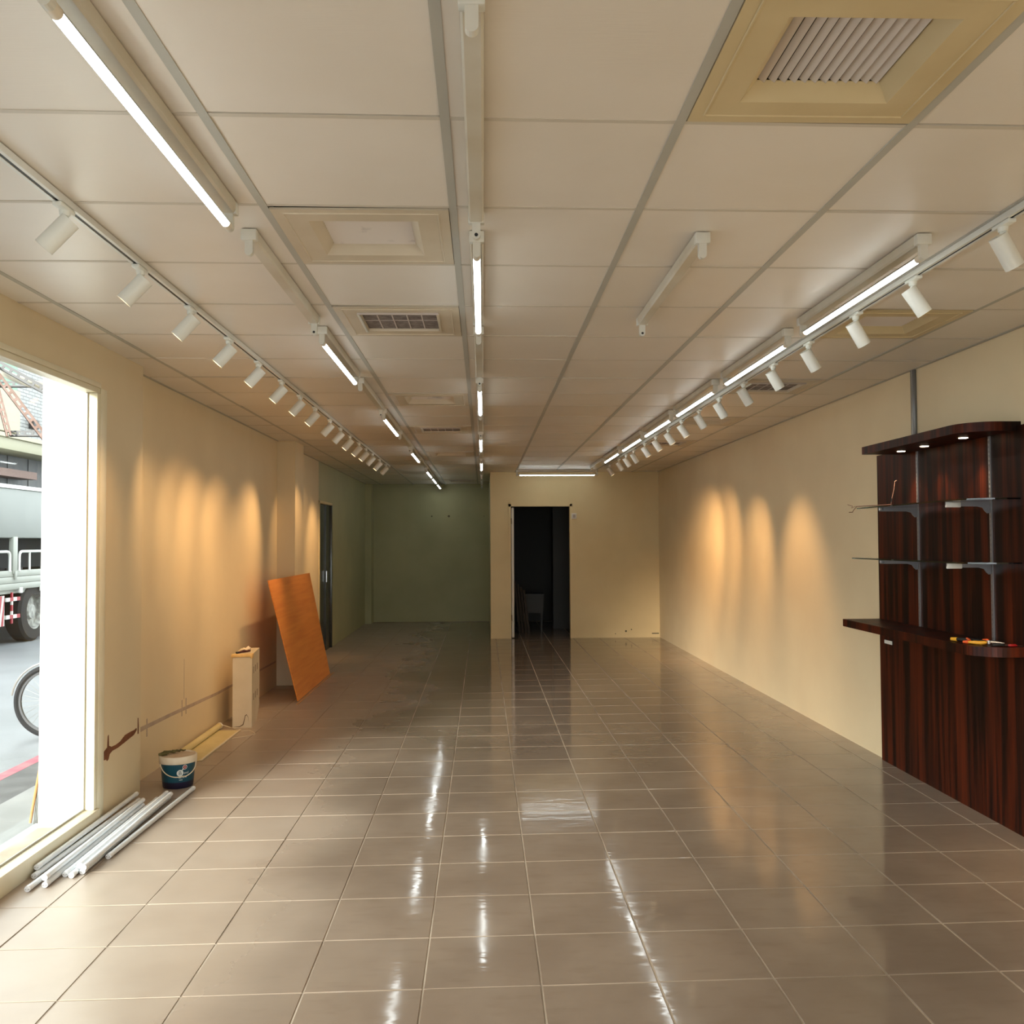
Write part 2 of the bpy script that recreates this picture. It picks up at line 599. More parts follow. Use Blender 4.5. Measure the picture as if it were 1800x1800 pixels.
def tile_mesh(pitch_x, pitch_y, shear, gap, z0, z1, bev, up):
    hx, hy = pitch_x / 2 - gap, pitch_y / 2 - gap
    k = shear / pitch_x
    def ring(ix, iy, z):
        return [(sx * (hx - ix), sy * (hy - iy) + k * sx * (hx - ix), z) for sx, sy in ((-1, -1), (1, -1), (1, 1), (-1, 1))]
    za, zb = (z0, z1 - bev) if up else (z1, z0 + bev)
    zc = z1 if up else z0
    v = ring(0, 0, za) + ring(0, 0, zb) + ring(bev, bev, zc)
    f = [(8, 9, 10, 11)]
    for a in (0, 4):
        for i in range(4):
            j = (i + 1) % 4
            f.append((a + i, a + j, a + 4 + j, a + 4 + i))
    f.append((3, 2, 1, 0))
    return v, f


tv, tf = tile_mesh(.4, .4, SH, .0034, -.009, 0, .0012, True)
first = None
field = MB()
for r in range(-14, 36):
    for c in range(-2, 11):
        ctr = Vector((FX + .4 * (c + .5), FY + .4 * (r + .5) + SH * (c + .5), 0))
        rot = Euler((random.gauss(0, .0012), random.gauss(0, .0009), 0))
        if -1 <= r <= 21:
            if first is None:
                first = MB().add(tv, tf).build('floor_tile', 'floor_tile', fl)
                o = first
            else:
                o = first.copy()
                COL.objects.link(o)
            o.location = ctr
            o.rotation_euler = rot
        else:
            if ctr.y > 17.2 or ctr.y < YB + .2: continue
            R = rot.to_matrix()
            field.add([R @ Vector(v) + ctr for v in tv], tf)
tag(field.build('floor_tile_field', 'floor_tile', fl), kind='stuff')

# ceiling: dark plenum, lay-in tiles, bars
ce = struct('ceiling', MB().box(-2.6, YB, H + .045, 3.0, 17.6, H + .20), 'plenum', 'suspended ceiling of pale square tiles')
CX, CY, CW, CD, CS = -.6979, 2.2877, .6049, .6168, .0094
cv, cf = tile_mesh(CW, CD, CS, .004, H + .0015, H + .016, .0008, False)
VENT = {(2, -1): 'Ay', (0, 1): 'Ax', (0, 3): 'B', (0, 7): 'Ax', (0, 10): 'B', (0, 14): 'Ax', (0, 22): 'B',
        (4, 3): 'Ax2', (4, 6): 'B', (4, 9): 'Ax', (4, 12): 'B'}
XEDGE = 2.735
first = None
cfield = MB()
vent_ctr = {}
for r in range(-8, 25):
    for c in range(-3, 6):
        ctr = Vector((CX + CW * (c + .5), CY + CD * (r + .5) + CS * (c + .5), 0))
        if (c, r) in VENT:
            vent_ctr[(c, r)] = ctr
            continue
        if ctr.y > 17.25: continue
        if r >= -1:
            if first is None:
                first = MB().add(cv, cf).build('ceiling_tile', 'ceiling_tile', ce)
                o = first
            else:
                o = first.copy()
                COL.objects.link(o)
            o.location = ctr + Vector((0, 0, random.uniform(-.0006, .0012)))
            o.rotation_euler = Euler((random.gauss(0, .0022), random.gauss(0, .0016), 0))
        else:
            cfield.add([Vector(v) + ctr for v in cv], cf)
tag(cfield.build('ceiling_tile_field', 'ceiling_tile', ce), kind='stuff')
for c in range(-3, 7):
    x = CX + CW * c
    x = max(-2.17, min(2.733, x))
    wdt = .0125 if 0 <= c <= 3 else .011
    MB().box(x - wdt, YB, H - .0012, x + wdt, 17.28, H + .030).build('ceiling_runner', 'tee', ce)
for r in range(-8, 25):
    y0, y1 = CY + CD * r + CS * -2.5, CY + CD * r + CS * 5.7
    k = .0085
    MB().hexa([(-2.17, y0 - k, H + .0002), (2.735, y1 - k, H + .0002), (2.735, y1 + k, H + .0002), (-2.17, y0 + k, H + .0002),
               (-2.17, y0 - k, H + .02), (2.735, y1 - k, H + .02), (2.735, y1 + k, H + .02), (-2.17, y0 + k, H + .02)]).build('cross_tee', 'tee_cream', ce)

# walls
T = .27
struct('wall_right', MB().box(XR, YB, 0, XR + T, 17.6, H + .1), 'wall')
struct('wall_left', MB().box(XL - T, YC, 0, XL, 12.2, H + .1), 'wall')
wlr = MB().box(XL - T, 13.25, 0, XL, 17.6, H + .1).box(XL - T, 12.2, 2.06, XL, 13.25, H + .1)
struct('wall_left_rear', wlr, 'wall_rear_light')
wlf = MB().box(-2.37, 5.0, 0, XN, YC, H + .1).box(-2.145, YB, 2.345, XN, 5.0, H + .1).box(-2.37, YB, 2.70, -2.145, 5.0, 2.8).box(-2.37, YB, 0, XN, YB + .3, 2.345)
struct('wall_front', MB().box(-2.37, YB - .15, 2.38, 3.0, YB, H + .1).box(2.1, YB - .15, 0, 3.0, YB, 2.38).box(-2.37, YB - .15, 0, -.95, YB, 2.38), 'wall')  # unseen front wall, added to cut light from behind and shade the cabinet
wl_front = struct('wall_left_front', wlf, 'wall_front')
struct('trim_1', MB().box(XL, 9.75, 0, -1.99, 10.2, H), 'wall', 'plastered pilaster on the left wall')
struct('trim_2', MB().box(XL, 16.95, 0, -2.06, 17.3, H), 'wall_rear_light', 'narrow corner column by the far wall')
struct('wall_far', MB().box(-2.6, YF, 0, 3.0, YF + .2, H + .1), 'wall_rear_light')
DX0, DX1, DZ = .43, 1.355, 2.05
wp = MB().box(.115, YP, 0, DX0, YP + .12, H + .03).box(DX1, YP, 0, XR, YP + .12, H + .03).box(DX0, YP, DZ, DX1, YP + .12, H + .03)
struct('wall_back', wp, 'wall_part')
struct('wall_back_side', MB().box(.115, YP + .12, 0, .235, YF, H + .03), 'wall_rear_light')
# added linings behind the partition; the room's darkness is put into their colour
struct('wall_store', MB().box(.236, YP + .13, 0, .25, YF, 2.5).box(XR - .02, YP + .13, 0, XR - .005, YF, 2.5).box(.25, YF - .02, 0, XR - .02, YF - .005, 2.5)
       .box(.25, YP + .13, 2.5, XR - .02, YF - .02, 2.52), 'shade_dark')
bb = MB().box(.112, YP - .006, 0, DX0 - .035, YP, .085)
struct('baseboard_back', bb, 'wall_part')
struct('trim_3', MB().box(-2.37, 4.985, -.02, -2.146, 4.999, 2.70).box(-2.42, YB, -.14, -2.14, 5.06, -.003), 'ext_white', 'white outdoor window reveal and ledge')

# marks that belong to the walls
def poly_plate(name, pts_yz, x, mat, parent, t=.0012):
    mb = MB()
    n = len(pts_yz)
    v = [(x, a, b) for a, b in pts_yz] + [(x + t, a, b) for a, b in pts_yz]
    f = [tuple(range(n)), tuple(range(2 * n - 1, n - 1, -1))] + [(i, (i + 1) % n, n + (i + 1) % n, n + i) for i in range(n)]
    mb.add(v, f)
    return mb.build(name, mat, parent)


chip = [(5.075, .325), (5.075, .365), (5.13, .385), (5.137, .445), (5.15, .45), (5.155, .388), (5.19, .375), (5.25, .373), (5.31, .378), (5.38, .400),
        (5.46, .402), (5.515, .400), (5.555, .405), (5.56, .392), (5.515, .372), (5.45, .366), (5.37, .358), (5.28, .350), (5.2, .35), (5.165, .34), (5.15, .315), (5.13, .31), (5.115, .322)]
poly_plate('paint_chip', chip, XN, 'chip', wl_front)
poly_plate('paint_chip', [(5.573, .365), (5.573, .46), (5.584, .46), (5.590, .41), (5.590, .365)], XN, 'chip', wl_front)
wl = bpy.data.objects['wall_left']
poly_plate('adhesive_line', [(5.63, .305), (5.63, .345), (6.0, .335), (6.5, .322), (7.2, .30), (7.6, .285), (9.7, .265), (9.7, .247), (7.6, .262), (7.1, .277), (6.5, .297), (6.0, .307)], XL, 'stain', wl)
for y in (6.02, 6.71, 6.80):
    poly_plate('adhesive_mark', [(y, .255), (y + .018, .255), (y + .018, .37), (y, .37)], XL, 'stain', wl, .0016)
poly_plate('pencil_mark', [(6.76, .37), (6.765, .37), (6.765, .66), (6.76, .66)], XL, 'stain', wl)
wf = bpy.data.objects['wall_far']
for x, z, r in ((-.966, 1.985, .014), (-.644, 1.985, .022), (.02, 1.985, .008)):
    MB().cyl((x, YF - .001, z), (x, YF + .004, z), r, n=10).build('wall_hole', 'smudge', wf)
wb = bpy.data.objects['wall_back']
for x, z, r in ((2.215, .10, .016), (2.30, .125, .010), (2.05, .06, .008)):
    MB().cyl((x, YP - .001, z), (x, YP + .004, z), r, n=8).build('wall_hole', 'smudge', wb)
MB().box(2.62, YP - .001, .055, 2.73, YP, .07).build('scuff', 'smudge', wb)

# window in the left front wall
wx0, wx1 = -2.135, -2.05
win = struct('window_1', MB().box(-2.128, YB + .3, .06, -2.122, 4.97, 2.32), 'glass', 'tall shop window with cream frame')
MB().rbox(wx0, YB + .3, 0, wx1, 4.999, .092, .004).build('bottom_rail', 'frame_cream', win)
MB().rbox(wx0, YB + .3, 2.315, wx1 - .02, 4.999, 2.345, .003).build('top_rail', 'frame_cream', win)
MB().rbox(wx0, 4.955, .092, XN + .004, 4.999, 2.315, .003).build('jamb', 'frame_cream', win)
MB().rbox(XN, 4.999, 0, XN + .006, 5.075, 2.345, .002).build('casing', 'frame_cream', win)
MB().rbox(XN, YB + .3, 2.345, XN + .006, 5.0, 2.372, .002).build('head_casing', 'frame_cream', win)
MB().box(-2.121, YB + .3, .092, -2.115, 4.955, .102).box(-2.121, 4.944, .1, -2.115, 4.955, 2.315).build('gasket', 'tee', win)

# steel door in the left wall
d1 = struct('door_1', MB().box(XL - .06, 12.24, 0, XL - .03, 12.85, 2.03), 'steel_door', 'dark steel door in the left wall')
MB().box(XL - .045, 12.86, 0, XL - .012, 13.21, 2.03).build('side_leaf', 'steel_door', d1)
for y in (12.2, 13.21):
    MB().rbox(XL - .09, y, 0, XL + .012, y + .04, 2.06, .003).build('door_frame', 'wall_part' if y < 13 else 'steel_door', d1)
MB().rbox(XL - .09, 12.2, 2.03, XL + .012, 13.25, 2.065, .003).build('door_frame', 'wall_part', d1)
MB().box(XL - .03, 12.88, .95, XL - .005, 12.93, 1.10).build('door_handle', 'chrome', d1)
MB().box(XL - .26, 12.2, 0, XL - .24, 13.25, 2.06).build('backing', 'shade_dark', d1)

# open doorway in the partition
d2 = struct('door_2', MB().box(DX0 - .032, YP - .014, 0, DX0 + .004, YP + .12, DZ + .034).box(DX1 - .004, YP - .014, 0, DX1 + .032, YP + .12, DZ + .034)
            .box(DX0 - .032, YP - .014, DZ - .004, DX1 + .032, YP + .12, DZ + .034), 'wall_part', 'open doorway to the unlit store room')
MB().rbox(DX0 + .012, YP + .02, .012, DX0 + .05, YP + .90, DZ - .02, .003).build('door_leaf', 'white', d2)
for z in (.32, 1.82):
    MB().cyl((DX0 + .008, YP + .012, z - .045), (DX0 + .008, YP + .012, z + .045), .009, n=8).build('hinge', 'hinge', d2)

# ------------------------------------------------------------------ batten lights
BL = 1.24
TZ = -.078            # tube axis below the ceiling


def make_batten(lit):
    t = thing('batten_light', 'proto', 'ceiling light', (0, 0, 0), 'tube battens on the ceiling')
    z = 0
    prof = [(-.025, -.002), (.025, -.002), (.0235, -.030), (.018, -.038), (-.018, -.038), (-.0235, -.030)]
    MB().prism(prof, .03, BL - .03, axis=1).build('housing', 'fix_body', t)
    for y in (0, BL - .03):
        e = MB().rbox(-.0265, y, -.0395, .0265, y + .03, -.001, .003)
        e.cyl((.002, y - .0005 if y == 0 else y + .0305, -.016), (.002, y + .01, -.016), .008, n=14)
        e.build('end_cap', 'fix', t)
    for y, d in ((.004, 1), (BL - .026, -1)):
        pts = [(-.0135, -.036), (.0135, -.036), (.0135, TZ)] + [(.0135 * math.cos(a), TZ - .0135 * math.sin(a)) for a in [PI * k / 8 for k in range(1, 8)]] + [(-.0135, TZ)]
        h = MB().prism(pts, y, y + .022, axis=1).build('lamp_holder', 'fix', t)
        if not lit:
            yy = y + (.022 if d > 0 else 0)
            MB().cyl((0, yy - .001 * d, TZ), (0, yy + .0012 * d, TZ), .006, n=10).build('socket', 'black', h)
    if lit:
        def top(nv):
            return 1 if nv.z > .08 else 0
        tb = MB().cyl((0, .055, TZ), (0, BL - .055, TZ), .0128, n=24, mi_fn=top, cap0=False, cap1=False).build('tube', ['tube_on', 'alu'], t)
        for y0, y1 in ((.026, .055), (BL - .055, BL - .026)):
            MB().cyl((0, y0, TZ), (0, y1, TZ), .0135, n=20).build('tube_cap', 'tube_cap', tb)
    return t


bl_on, bl_off = make_batten(True), make_batten(False)
used = {True: False, False: False}


def batten(loc, lit, label, rz=0):
    src = bl_on if lit else bl_off
    if not used[lit]:
        used[lit] = True
        src.location = loc
        src.rotation_euler = (0, 0, rz)
        src['label'] = label
        return src
    return dup(src, loc, (0, 0, rz), label)


rows = {'row beside the left spotlight track': (-.798, [(1.66, 1), (3.12, 0), (4.54, 1), (5.96, 0), (7.36, 1), (8.8, 0), (10.22, 1), (11.58, 0), (12.98, 1), (14.42, 1), (15.93, 1)]),
        'middle row': (-.018, [(1.73, 0), (3.13, 1), (4.54, 0), (5.96, 1), (7.4, 0), (8.85, 1), (10.22, 0), (11.56, 1), (12.98, 0), (14.4, 0), (15.8, 0)]),
        'row beside the right spotlight track': (1.555, [(3.13, 1), (4.56, 1), (6.02, 1), (7.45, 1), (8.84, 1), (10.33, 1), (11.75, 0)])}
for rn, (x, lst) in rows.items():
    for i, (y, lit) in enumerate(lst):
        batten((x, y, H), bool(lit), f"{'glowing' if lit else 'unlit tubeless'} white batten, {ORD[i]} from the camera in the {rn}")
batten((.771, 3.13, H), False, 'empty white ceiling batten standing alone between the middle and right rows')
batten((1.74, 13.75, H), True, 'glowing tube batten mounted crosswise above the store room doorway', PI / 2)

# ------------------------------------------------------------------ spotlight tracks
ZT = H - .022


def make_track(x0, x1, y0, y1, label):
    t = thing('light_track', label, 'light track', (x0, y0, H))
    b = MB()
    def sec(a0, b0, a1, b1):
        return [(x0 + a0, y0, b0), (x0 + a1, y0, b0), (x1 + a1, y1, b0), (x1 + a0, y1, b0), (x0 + a0, y0, b1), (x0 + a1, y0, b1), (x1 + a1, y1, b1), (x1 + a0, y1, b1)]
    b.hexa(sec(-.0175, ZT + .004, .0175, H - .001))
    b.hexa(sec(-.0175, ZT, -.006, ZT + .004))
    b.hexa(sec(.006, ZT, .0175, ZT + .004))
    b.build('rail', 'track', t)
    MB().hexa(sec(-.006, ZT + .0025, .006, ZT + .0045)).build('slot', 'black', t)
    for y in (y0, y1):
        x = x0 if y == y0 else x1
        MB().rbox(x - .019, y - .02, ZT - .001, x + .019, y + .02, H - .0005, .002).build('end_piece', 'track', t)
    return t


make_track(-1.30, -1.318, .4, 12.85, 'white spotlight track along the left side of the ceiling')
make_track(1.735, 1.757, .4, 12.95, 'white spotlight track along the right side of the ceiling')


def make_spot(aim, lit, side, gain=1.0):
    # side -1: on the left track, +1: on the right track
    t = thing('track_spotlight', 'proto', 'spotlight', (0, 0, 0), 'track spotlights on the left track' if side < 0 else 'track spotlights on the right track')
    MB().rbox(-.014, -.055, -.014, .014, .045, -.0005, .003).build('adapter', 'spot', t)
    st = MB().cyl((0, 0, -.014), (0, 0, -.03), .017, .015, n=14)
    st.path([(0, 0, -.03), (0, 0, -.05), (-side * .004, 0, -.062)], [.0105, .0105, .010], n=10)
    st.build('stem', 'spot', t)
    ax = Vector(aim).normalized()
    bax = ax
    ax = Vector((-.82, -.12, -.94) if side < 0 else (.60, -.07 if lit else .12, -.95)).normalized()
    top = Vector((-side * .021, -.005, -.046))
    bot = top + ax * .118
    b = MB().cyl(top, bot, .031, n=28, cap1=False)
    b.cyl(bot, bot - ax * .012, .031, .0275, n=28, cap0=False, cap1=False)
    hd = b.build('head', 'spot', t)
    ln = bot - ax * (.0015 if lit else .012)
    MB().cyl(ln - ax * .002, ln, .0272, n=24).build('lens', 'lens_on' if lit else 'lens_off', hd)
    if lit:
        ld = bpy.data.lights.new('spot_bulb', 'SPOT')
        ld.energy = SPOT_W * gain
        ld.color = (1.0, .61, .29)
        ld.spot_size = math.radians(62 if side < 0 else 60)
        ld.spot_blend = 1.0
        ld.shadow_soft_size = .02
        lo = bpy.data.objects.new('spot_bulb', ld)
        COL.objects.link(lo)
        lo.parent = hd
        lo.location = bot + ax * .004
        lo.rotation_euler = bax.to_track_quat('-Z', 'Y').to_euler()
    return t


LH = [2.87, 3.507, 4.11, 4.73, 5.35, 5.97, 6.575, 7.16, 7.86, 8.45, 9.06, 9.71, 10.3, 10.9, 11.66, 12.43]
LON = {2, 3, 4, 5, 6, 7, 8, 11, 12, 13, 15}
RH = [2.967, 3.61, 4.18, 4.80, 5.40, 6.03, 6.67, 7.30, 7.945, 8.54, 9.16, 9.80, 10.54, 11.1, 11.71, 12.59]
RON = {2, 9, 10, 11, 12, 16}
protos = {}
for side, ys, on, x0, sl, nm in ((-1, LH, LON, -1.30, -.0014, 'left'), (1, RH, RON, 1.735, .0018, 'right')):
    for i, y in enumerate(ys):
        lit = (i + 1) in on
        if side < 0:
            aim = (-.82, {2: -.3, 3: -.3, 4: .25, 5: .85, 6: .95, 7: .6, 8: .6, 11: -.6, 12: .25, 13: 1.2, 15: .2}.get(i + 1, .36), -1.14)
        elif 9 <= i + 1 <= 12:
            aim = (.97, (-.15, .75, 1.6, 1.75)[i - 8], -1.42)
        elif i + 1 == 16:
            aim = (.5, -.5, -1.2)
        else:
            aim = (.56, .15, -.95)
        key = (side, lit, aim)
        lab = f"white cylinder spotlight {'glowing warm' if lit else 'switched off'}, {ORD[i]} from the camera on the {nm} track"
        loc = (x0 + sl * (y - .4), y, ZT)
        if key not in protos:
            p = make_spot(aim, lit, side, {16: .08, 12: 4.2, 11: 3.2, 10: 2.0, 9: 1.3}.get(i + 1, 1.0) if side > 0 else {4: .55, 11: 1.5, 12: .6}.get(i + 1, 1.0))
            p.location = loc
            p['label'] = lab
            protos[key] = p
        else:
            dup(protos[key], loc, (0, 0, 0), lab)

# ------------------------------------------------------------------ ceiling vents
def frame_ring(mb, cx, cy, ox, oy, ix, iy, z0, z1, zi=None):
    """square ring plate with an opening; zi lifts the inner edge"""
    zi = z0 if zi is None else zi
    o = [(-ox, -oy), (ox, -oy), (ox, oy), (-ox, oy)]
    n = [(-ix, -iy), (ix, -iy), (ix, iy), (-ix, iy)]
    v = [(cx + a, cy + b, z0) for a, b in o] + [(cx + a, cy + b, zi) for a, b in n] + [(cx + a, cy + b, z1) for a, b in o] + [(cx + a, cy + b, max(z1, zi + .002)) for a, b in n]
    f = []
    for i in range(4):
        j = (i + 1) % 4
        f += [(i, j, 4 + j, 4 + i), (8 + i, 8 + j, 12 + j, 12 + i), (i, j, 8 + j, 8 + i), (4 + i, 4 + j, 12 + j, 12 + i)]
    mb.add(v, f)


def vent(key, kind, label):
    c = vent_ctr[key]
    t = thing('ceiling_vent', label, 'air vent', (c.x, c.y, H))
    body = 'vent_yellow' if kind in ('Ay', 'Ax2') else 'vent'
    W = .288
    b = MB()
    frame_ring(b, c.x, c.y, W, W, .182, .182, H - .004, H + .003)
    b.build('frame', body, t)
    r = MB()                                   # raised bead around the plate
    k = .252
    for x0, y0, x1, y1 in ((-k, -k, k, -k), (k, -k, k, k), (k, k, -k, k), (-k, k, -k, -k)):
        r.cyl((c.x + x0, c.y + y0, H - .004), (c.x + x1, c.y + y1, H - .004), .0035, n=6)
    r.build('bead', body, t)
    if kind[0] == 'A':
        f = MB()
        frame_ring(f, c.x, c.y, .182, .182, .150, .150, H - .004, H + .003, H + .034)
        f.build('funnel', body, t)
        MB().box(c.x - .155, c.y - .155, H + .052, c.x + .155, c.y + .155, H + .056).build('duct', 'filter', t)
        n = 12
        for i in range(n):
            a = -.150 + .300 * (i + .5) / n
            if kind == 'Ay':
                q = [(c.x + a - .009, H + .040), (c.x + a - .0075, H + .0415), (c.x + a + .0075, H + .030), (c.x + a + .006, H + .0285)]
                MB().prism(q, c.y - .15, c.y + .15, axis=1).build('fin', 'fin', t)
            else:
                q = [(c.y + a - .0105, H + .038), (c.y + a - .009, H + .0395), (c.y + a + .0100, H + .029), (c.y + a + .0085, H + .0275)]
                MB().prism(q, c.x - .15, c.x + .15, axis=0).build('fin', 'fin', t)
    else:
        f = MB()
        frame_ring(f, c.x, c.y, .182, .182, .176, .176, H - .004, H + .003, H + .014)
        f.build('well', body, t)
        MB().box(c.x - .176, c.y - .176, H + .008, c.x + .176, c.y + .176, H + .012).build('filter', 'filter', t)
        for i in range(1, 5):
            x = c.x - .176 + .352 * i / 5
            MB().box(x - .003, c.y - .176, H + .0055, x + .003, c.y + .176, H + .0085).build('filter_rib', 'filter_bar', t)
        MB().box(c.x - .176, c.y - .003, H + .0055, c.x + .176, c.y + .003, H + .0085).build('filter_rib', 'filter_bar', t)
        MB().rbox(c.x - .190, c.y - .192, H - .012, c.x + .190, c.y - .178, H - .003, .003).build('hinge_rail', 'filter_bar', t)
        MB().rbox(c.x - .192, c.y - .178, H - .012, c.x - .180, c.y + .180, H - .003, .002).build('side_rail', 'fix', t)
        MB().rbox(c.x + .180, c.y - .178, H - .012, c.x + .192, c.y + .180, H - .003, .002).build('side_rail', 'vent', t)


vent((2, -1), 'Ay', 'large yellowed louvred ceiling vent at the upper right, nearest the camera')
vent((0, 1), 'Ax', 'beige louvred ceiling vent left of the middle battens, nearest of that line')
vent((0, 3), 'B', 'open ceiling grille showing a dark dusty filter, left of the middle row')
vent((0, 7), 'Ax', 'small beige louvred vent just beyond the open filter grille')
vent((0, 10), 'B', 'filter grille beyond the two louvred vents left of the middle row')
vent((0, 14), 'Ax', 'farthest louvred vent left of the middle batten row')
vent((0, 22), 'B', 'dark slit of a grille on the ceiling by the far wall')
vent((4, 3), 'Ax2', 'yellowed louvred vent right of the right track, above the walnut unit')
vent((4, 6), 'B', 'dark filter grille right of the right track, second from the camera')
vent((4, 9), 'Ax', 'louvred vent right of the right track, third from the camera')
vent((4, 12), 'B', 'filter grille right of the right track, farthest from the camera')

# ------------------------------------------------------------------ walnut display unit on the right wall
BX = XR - .001
unit = thing('display_unit', 'dark walnut wall unit with lit canopy and ledge on the right wall', 'shelving unit', (BX, 5.36, 0))
CY0, CY1 = 4.50, 6.22
PXF = BX - .022


def rounded_plan(x_in, x_out, y_near, y_far, r):
    pts = [(x_in, y_near), (x_in, y_far), (x_out, y_far), (x_out, y_near + r)]
    for k in range(1, 13):
        a = PI + (PI / 2) * k / 12
        pts.append((x_out + r + r * math.cos(a), y_near + r + r * math.sin(a)))
    return pts


MB().box(PXF, 4.38, 0, BX, CY1, 2.082).build('back_panel', 'walnut', unit)
MB().prism(rounded_plan(BX, 2.463, 4.56, 5.85, .17), 2.056, 2.104).build('canopy', 'walnut', unit)
MB().prism(rounded_plan(PXF - .0005, 2.466, 4.505, CY1, .17), .912, .961).build('ledge', 'walnut', unit)
for y in (4.88, 5.32, 5.62):
    d = MB().cyl((2.615, y, 2.0545), (2.615, y, 2.056), .036, n=24).build('downlight', 'chrome', unit)
    MB().cyl((2.615, y, 2.0525), (2.615, y, 2.0546), .024, n=20).build('bulb', 'downlight', d)
    ld = bpy.data.lights.new('downlight_lamp', 'SPOT')
    ld.energy = 15.0
    ld.color = (1, .72, .45)
    ld.spot_size = math.radians(80)
    ld.spot_blend = .8
    ld.shadow_soft_size = .015
    lo = bpy.data.objects.new('downlight_lamp', ld)
    COL.objects.link(lo)
    lo.parent = d
    lo.location = Vector((2.615, y, 2.048)) - OFF[unit.name]
for y in (4.81, 5.63):
    u = MB()
    u.box(PXF - .007, y - .0085, .962, PXF, y - .003, 2.055).box(PXF - .007, y + .003, .962, PXF, y + .0085, 2.055)
    z = .98
    while z < 2.04:
        u.box(PXF - .007, y - .0031, z, PXF, y + .0031, z + .012)
        z += .025
    u.box(PXF - .002, y - .0036, .962, PXF, y + .0036, 2.055, mi=1)
    u.build('upright', ['upright', 'black'], unit)
SHZ = (1.379, 1.706)
for z in SHZ:
    for y in (4.81, 5.63):
        br = [(PXF - .010, z - .002), (PXF - .010, z - .062), (PXF - .022, z - .064), (PXF - .036, z - .052), (PXF - .048, z - .034), (PXF - .075, z - .027), (2.475, z - .026), (2.472, z - .020), (2.472, z - .002)]
        b = MB().prism(br, y - .004, y + .004, axis=1).build('bracket', 'bracket', unit)
        if y < 5:
            MB().rbox(2.472, y - .007, z - .032, 2.555, y + .007, z - .004, .004).build('bracket_sleeve', 'white', b)
        else:
            MB().rbox(2.470, y - .006, z - .022, 2.50, y + .006, z - .004, .003).build('bracket_sleeve', 'bracket', b)
MB().rbox(PXF - .006, 6.03, .802, PXF, 6.14, .826, .002).build('fixing_plate', 'white', unit)
for z, wd in zip(SHZ, ('lower', 'upper')):
    g = MB().prism(rounded_plan(PXF - .012, 2.455, 4.52, 5.93 if wd == 'upper' else 6.02, .17), z - .0015, z + .0065).build('glass_shelf', 'glass_edge')
    tag(g, f'{wd} clear glass shelf on brackets in the walnut unit', 'shelf', 'glass shelves of the walnut unit')

cd = thing('conduit', 'flat grey steel strip on the wall from ceiling down to the walnut canopy', 'conduit', (XR, 5.69, 2.1))
MB().rbox(XR - .018, 5.668, 2.118, XR - .0005, 5.718, H - .001, .003).build('strip', 'conduit', cd)
MB().box(XR - .021, 5.69, 2.12, XR - .018, 5.696, H - .002).build('seam', 'alu', cd)

wr = thing('loose_wire', 'thin pinkish twin wire drooping over the left end of the upper glass shelf', 'wire', (2.5, 5.66, 1.715))
MB().path([(2.605, 5.665, 1.875), (2.592, 5.665, 1.87), (2.585, 5.665, 1.82), (2.575, 5.665, 1.78), (2.566, 5.662, 1.745), (2.562, 5.66, 1.720)], .0022, n=6).build('strand', 'wire_pink', wr)
MB().path([(2.562, 5.66, 1.722), (2.52, 5.80, 1.722), (2.462, 5.945, 1.722), (2.45, 5.95, 1.706), (2.44, 5.95, 1.695), (2.40, 5.86, 1.683), (2.375, 5.86, 1.682)], .0022, n=6).build('strand', 'copper', wr)
MB().path([(2.562, 5.66, 1.724), (2.50, 5.82, 1.724), (2.452, 5.95, 1.723), (2.43, 5.95, 1.712), (2.40, 5.86, 1.722), (2.37, 5.87, 1.732)], .0018, n=6).build('strand', 'wire_pink', wr)
MB().cyl((2.566, 5.662, 1.74), (2.570, 5.664, 1.762), .0045, n=8).build('tape_wrap', 'black', wr)

# tools on the ledge
LZ = .961
pl = thing('pliers', 'pliers with black and yellow grips and orange guards on the walnut ledge', 'pliers', (2.56, 4.68, LZ))
MB().path([(2.515, 4.80, LZ + .012), (2.53, 4.76, LZ + .013), (2.555, 4.70, LZ + .014), (2.59, 4.655, LZ + .014)], [.009, .0115, .011, .008], n=10).build('grip', 'black', pl)
MB().path([(2.500, 4.83, LZ + .011), (2.516, 4.797, LZ + .012)], [.009, .0112], n=10).build('grip_end', 'yellow', pl)
MB().path([(2.512, 4.685, LZ + .010), (2.530, 4.655, LZ + .011), (2.552, 4.635, LZ + .011), (2.574, 4.632, LZ + .012), (2.59, 4.645, LZ + .013)], [.006, .0095, .010, .0095, .006], n=10).build('grip', 'yellow', pl)
MB().path([(2.498, 4.705, LZ + .009), (2.515, 4.683, LZ + .010)], [.007, .010], n=10).build('grip_end', 'orange', pl)
MB().path([(2.535, 4.735, LZ + .022), (2.528, 4.70, LZ + .020), (2.52, 4.675, LZ + .014)], .006, n=8).build('guard', 'orange', pl)
MB().path([(2.586, 4.675, LZ + .020), (2.596, 4.652, LZ + .024), (2.60, 4.645, LZ + .022)], .006, n=8).build('guard', 'orange', pl)
MB().cyl((2.60, 4.645, LZ + .004), (2.60, 4.645, LZ + .022), .012, n=14).build('pivot', 'alu', pl)
MB().path([(2.60, 4.645, LZ + .012), (2.625, 4.628, LZ + .012), (2.655, 4.60, LZ + .011)], [.011, .009, .003], n=8).build('jaw', 'chrome', pl)
cu = thing('cutter', 'black snap-off cutter lying in front of the pliers jaws', 'cutter', (2.60, 4.56, LZ))
MB().rbox(2.575, 4.558, LZ + .0005, 2.635, 4.578, LZ + .014, .004).build('handle', 'black', cu)
MB().box(2.634, 4.563, LZ + .005, 2.665, 4.573, LZ + .007).build('blade', 'alu', cu)
cu.rotation_euler = (0, 0, 0)
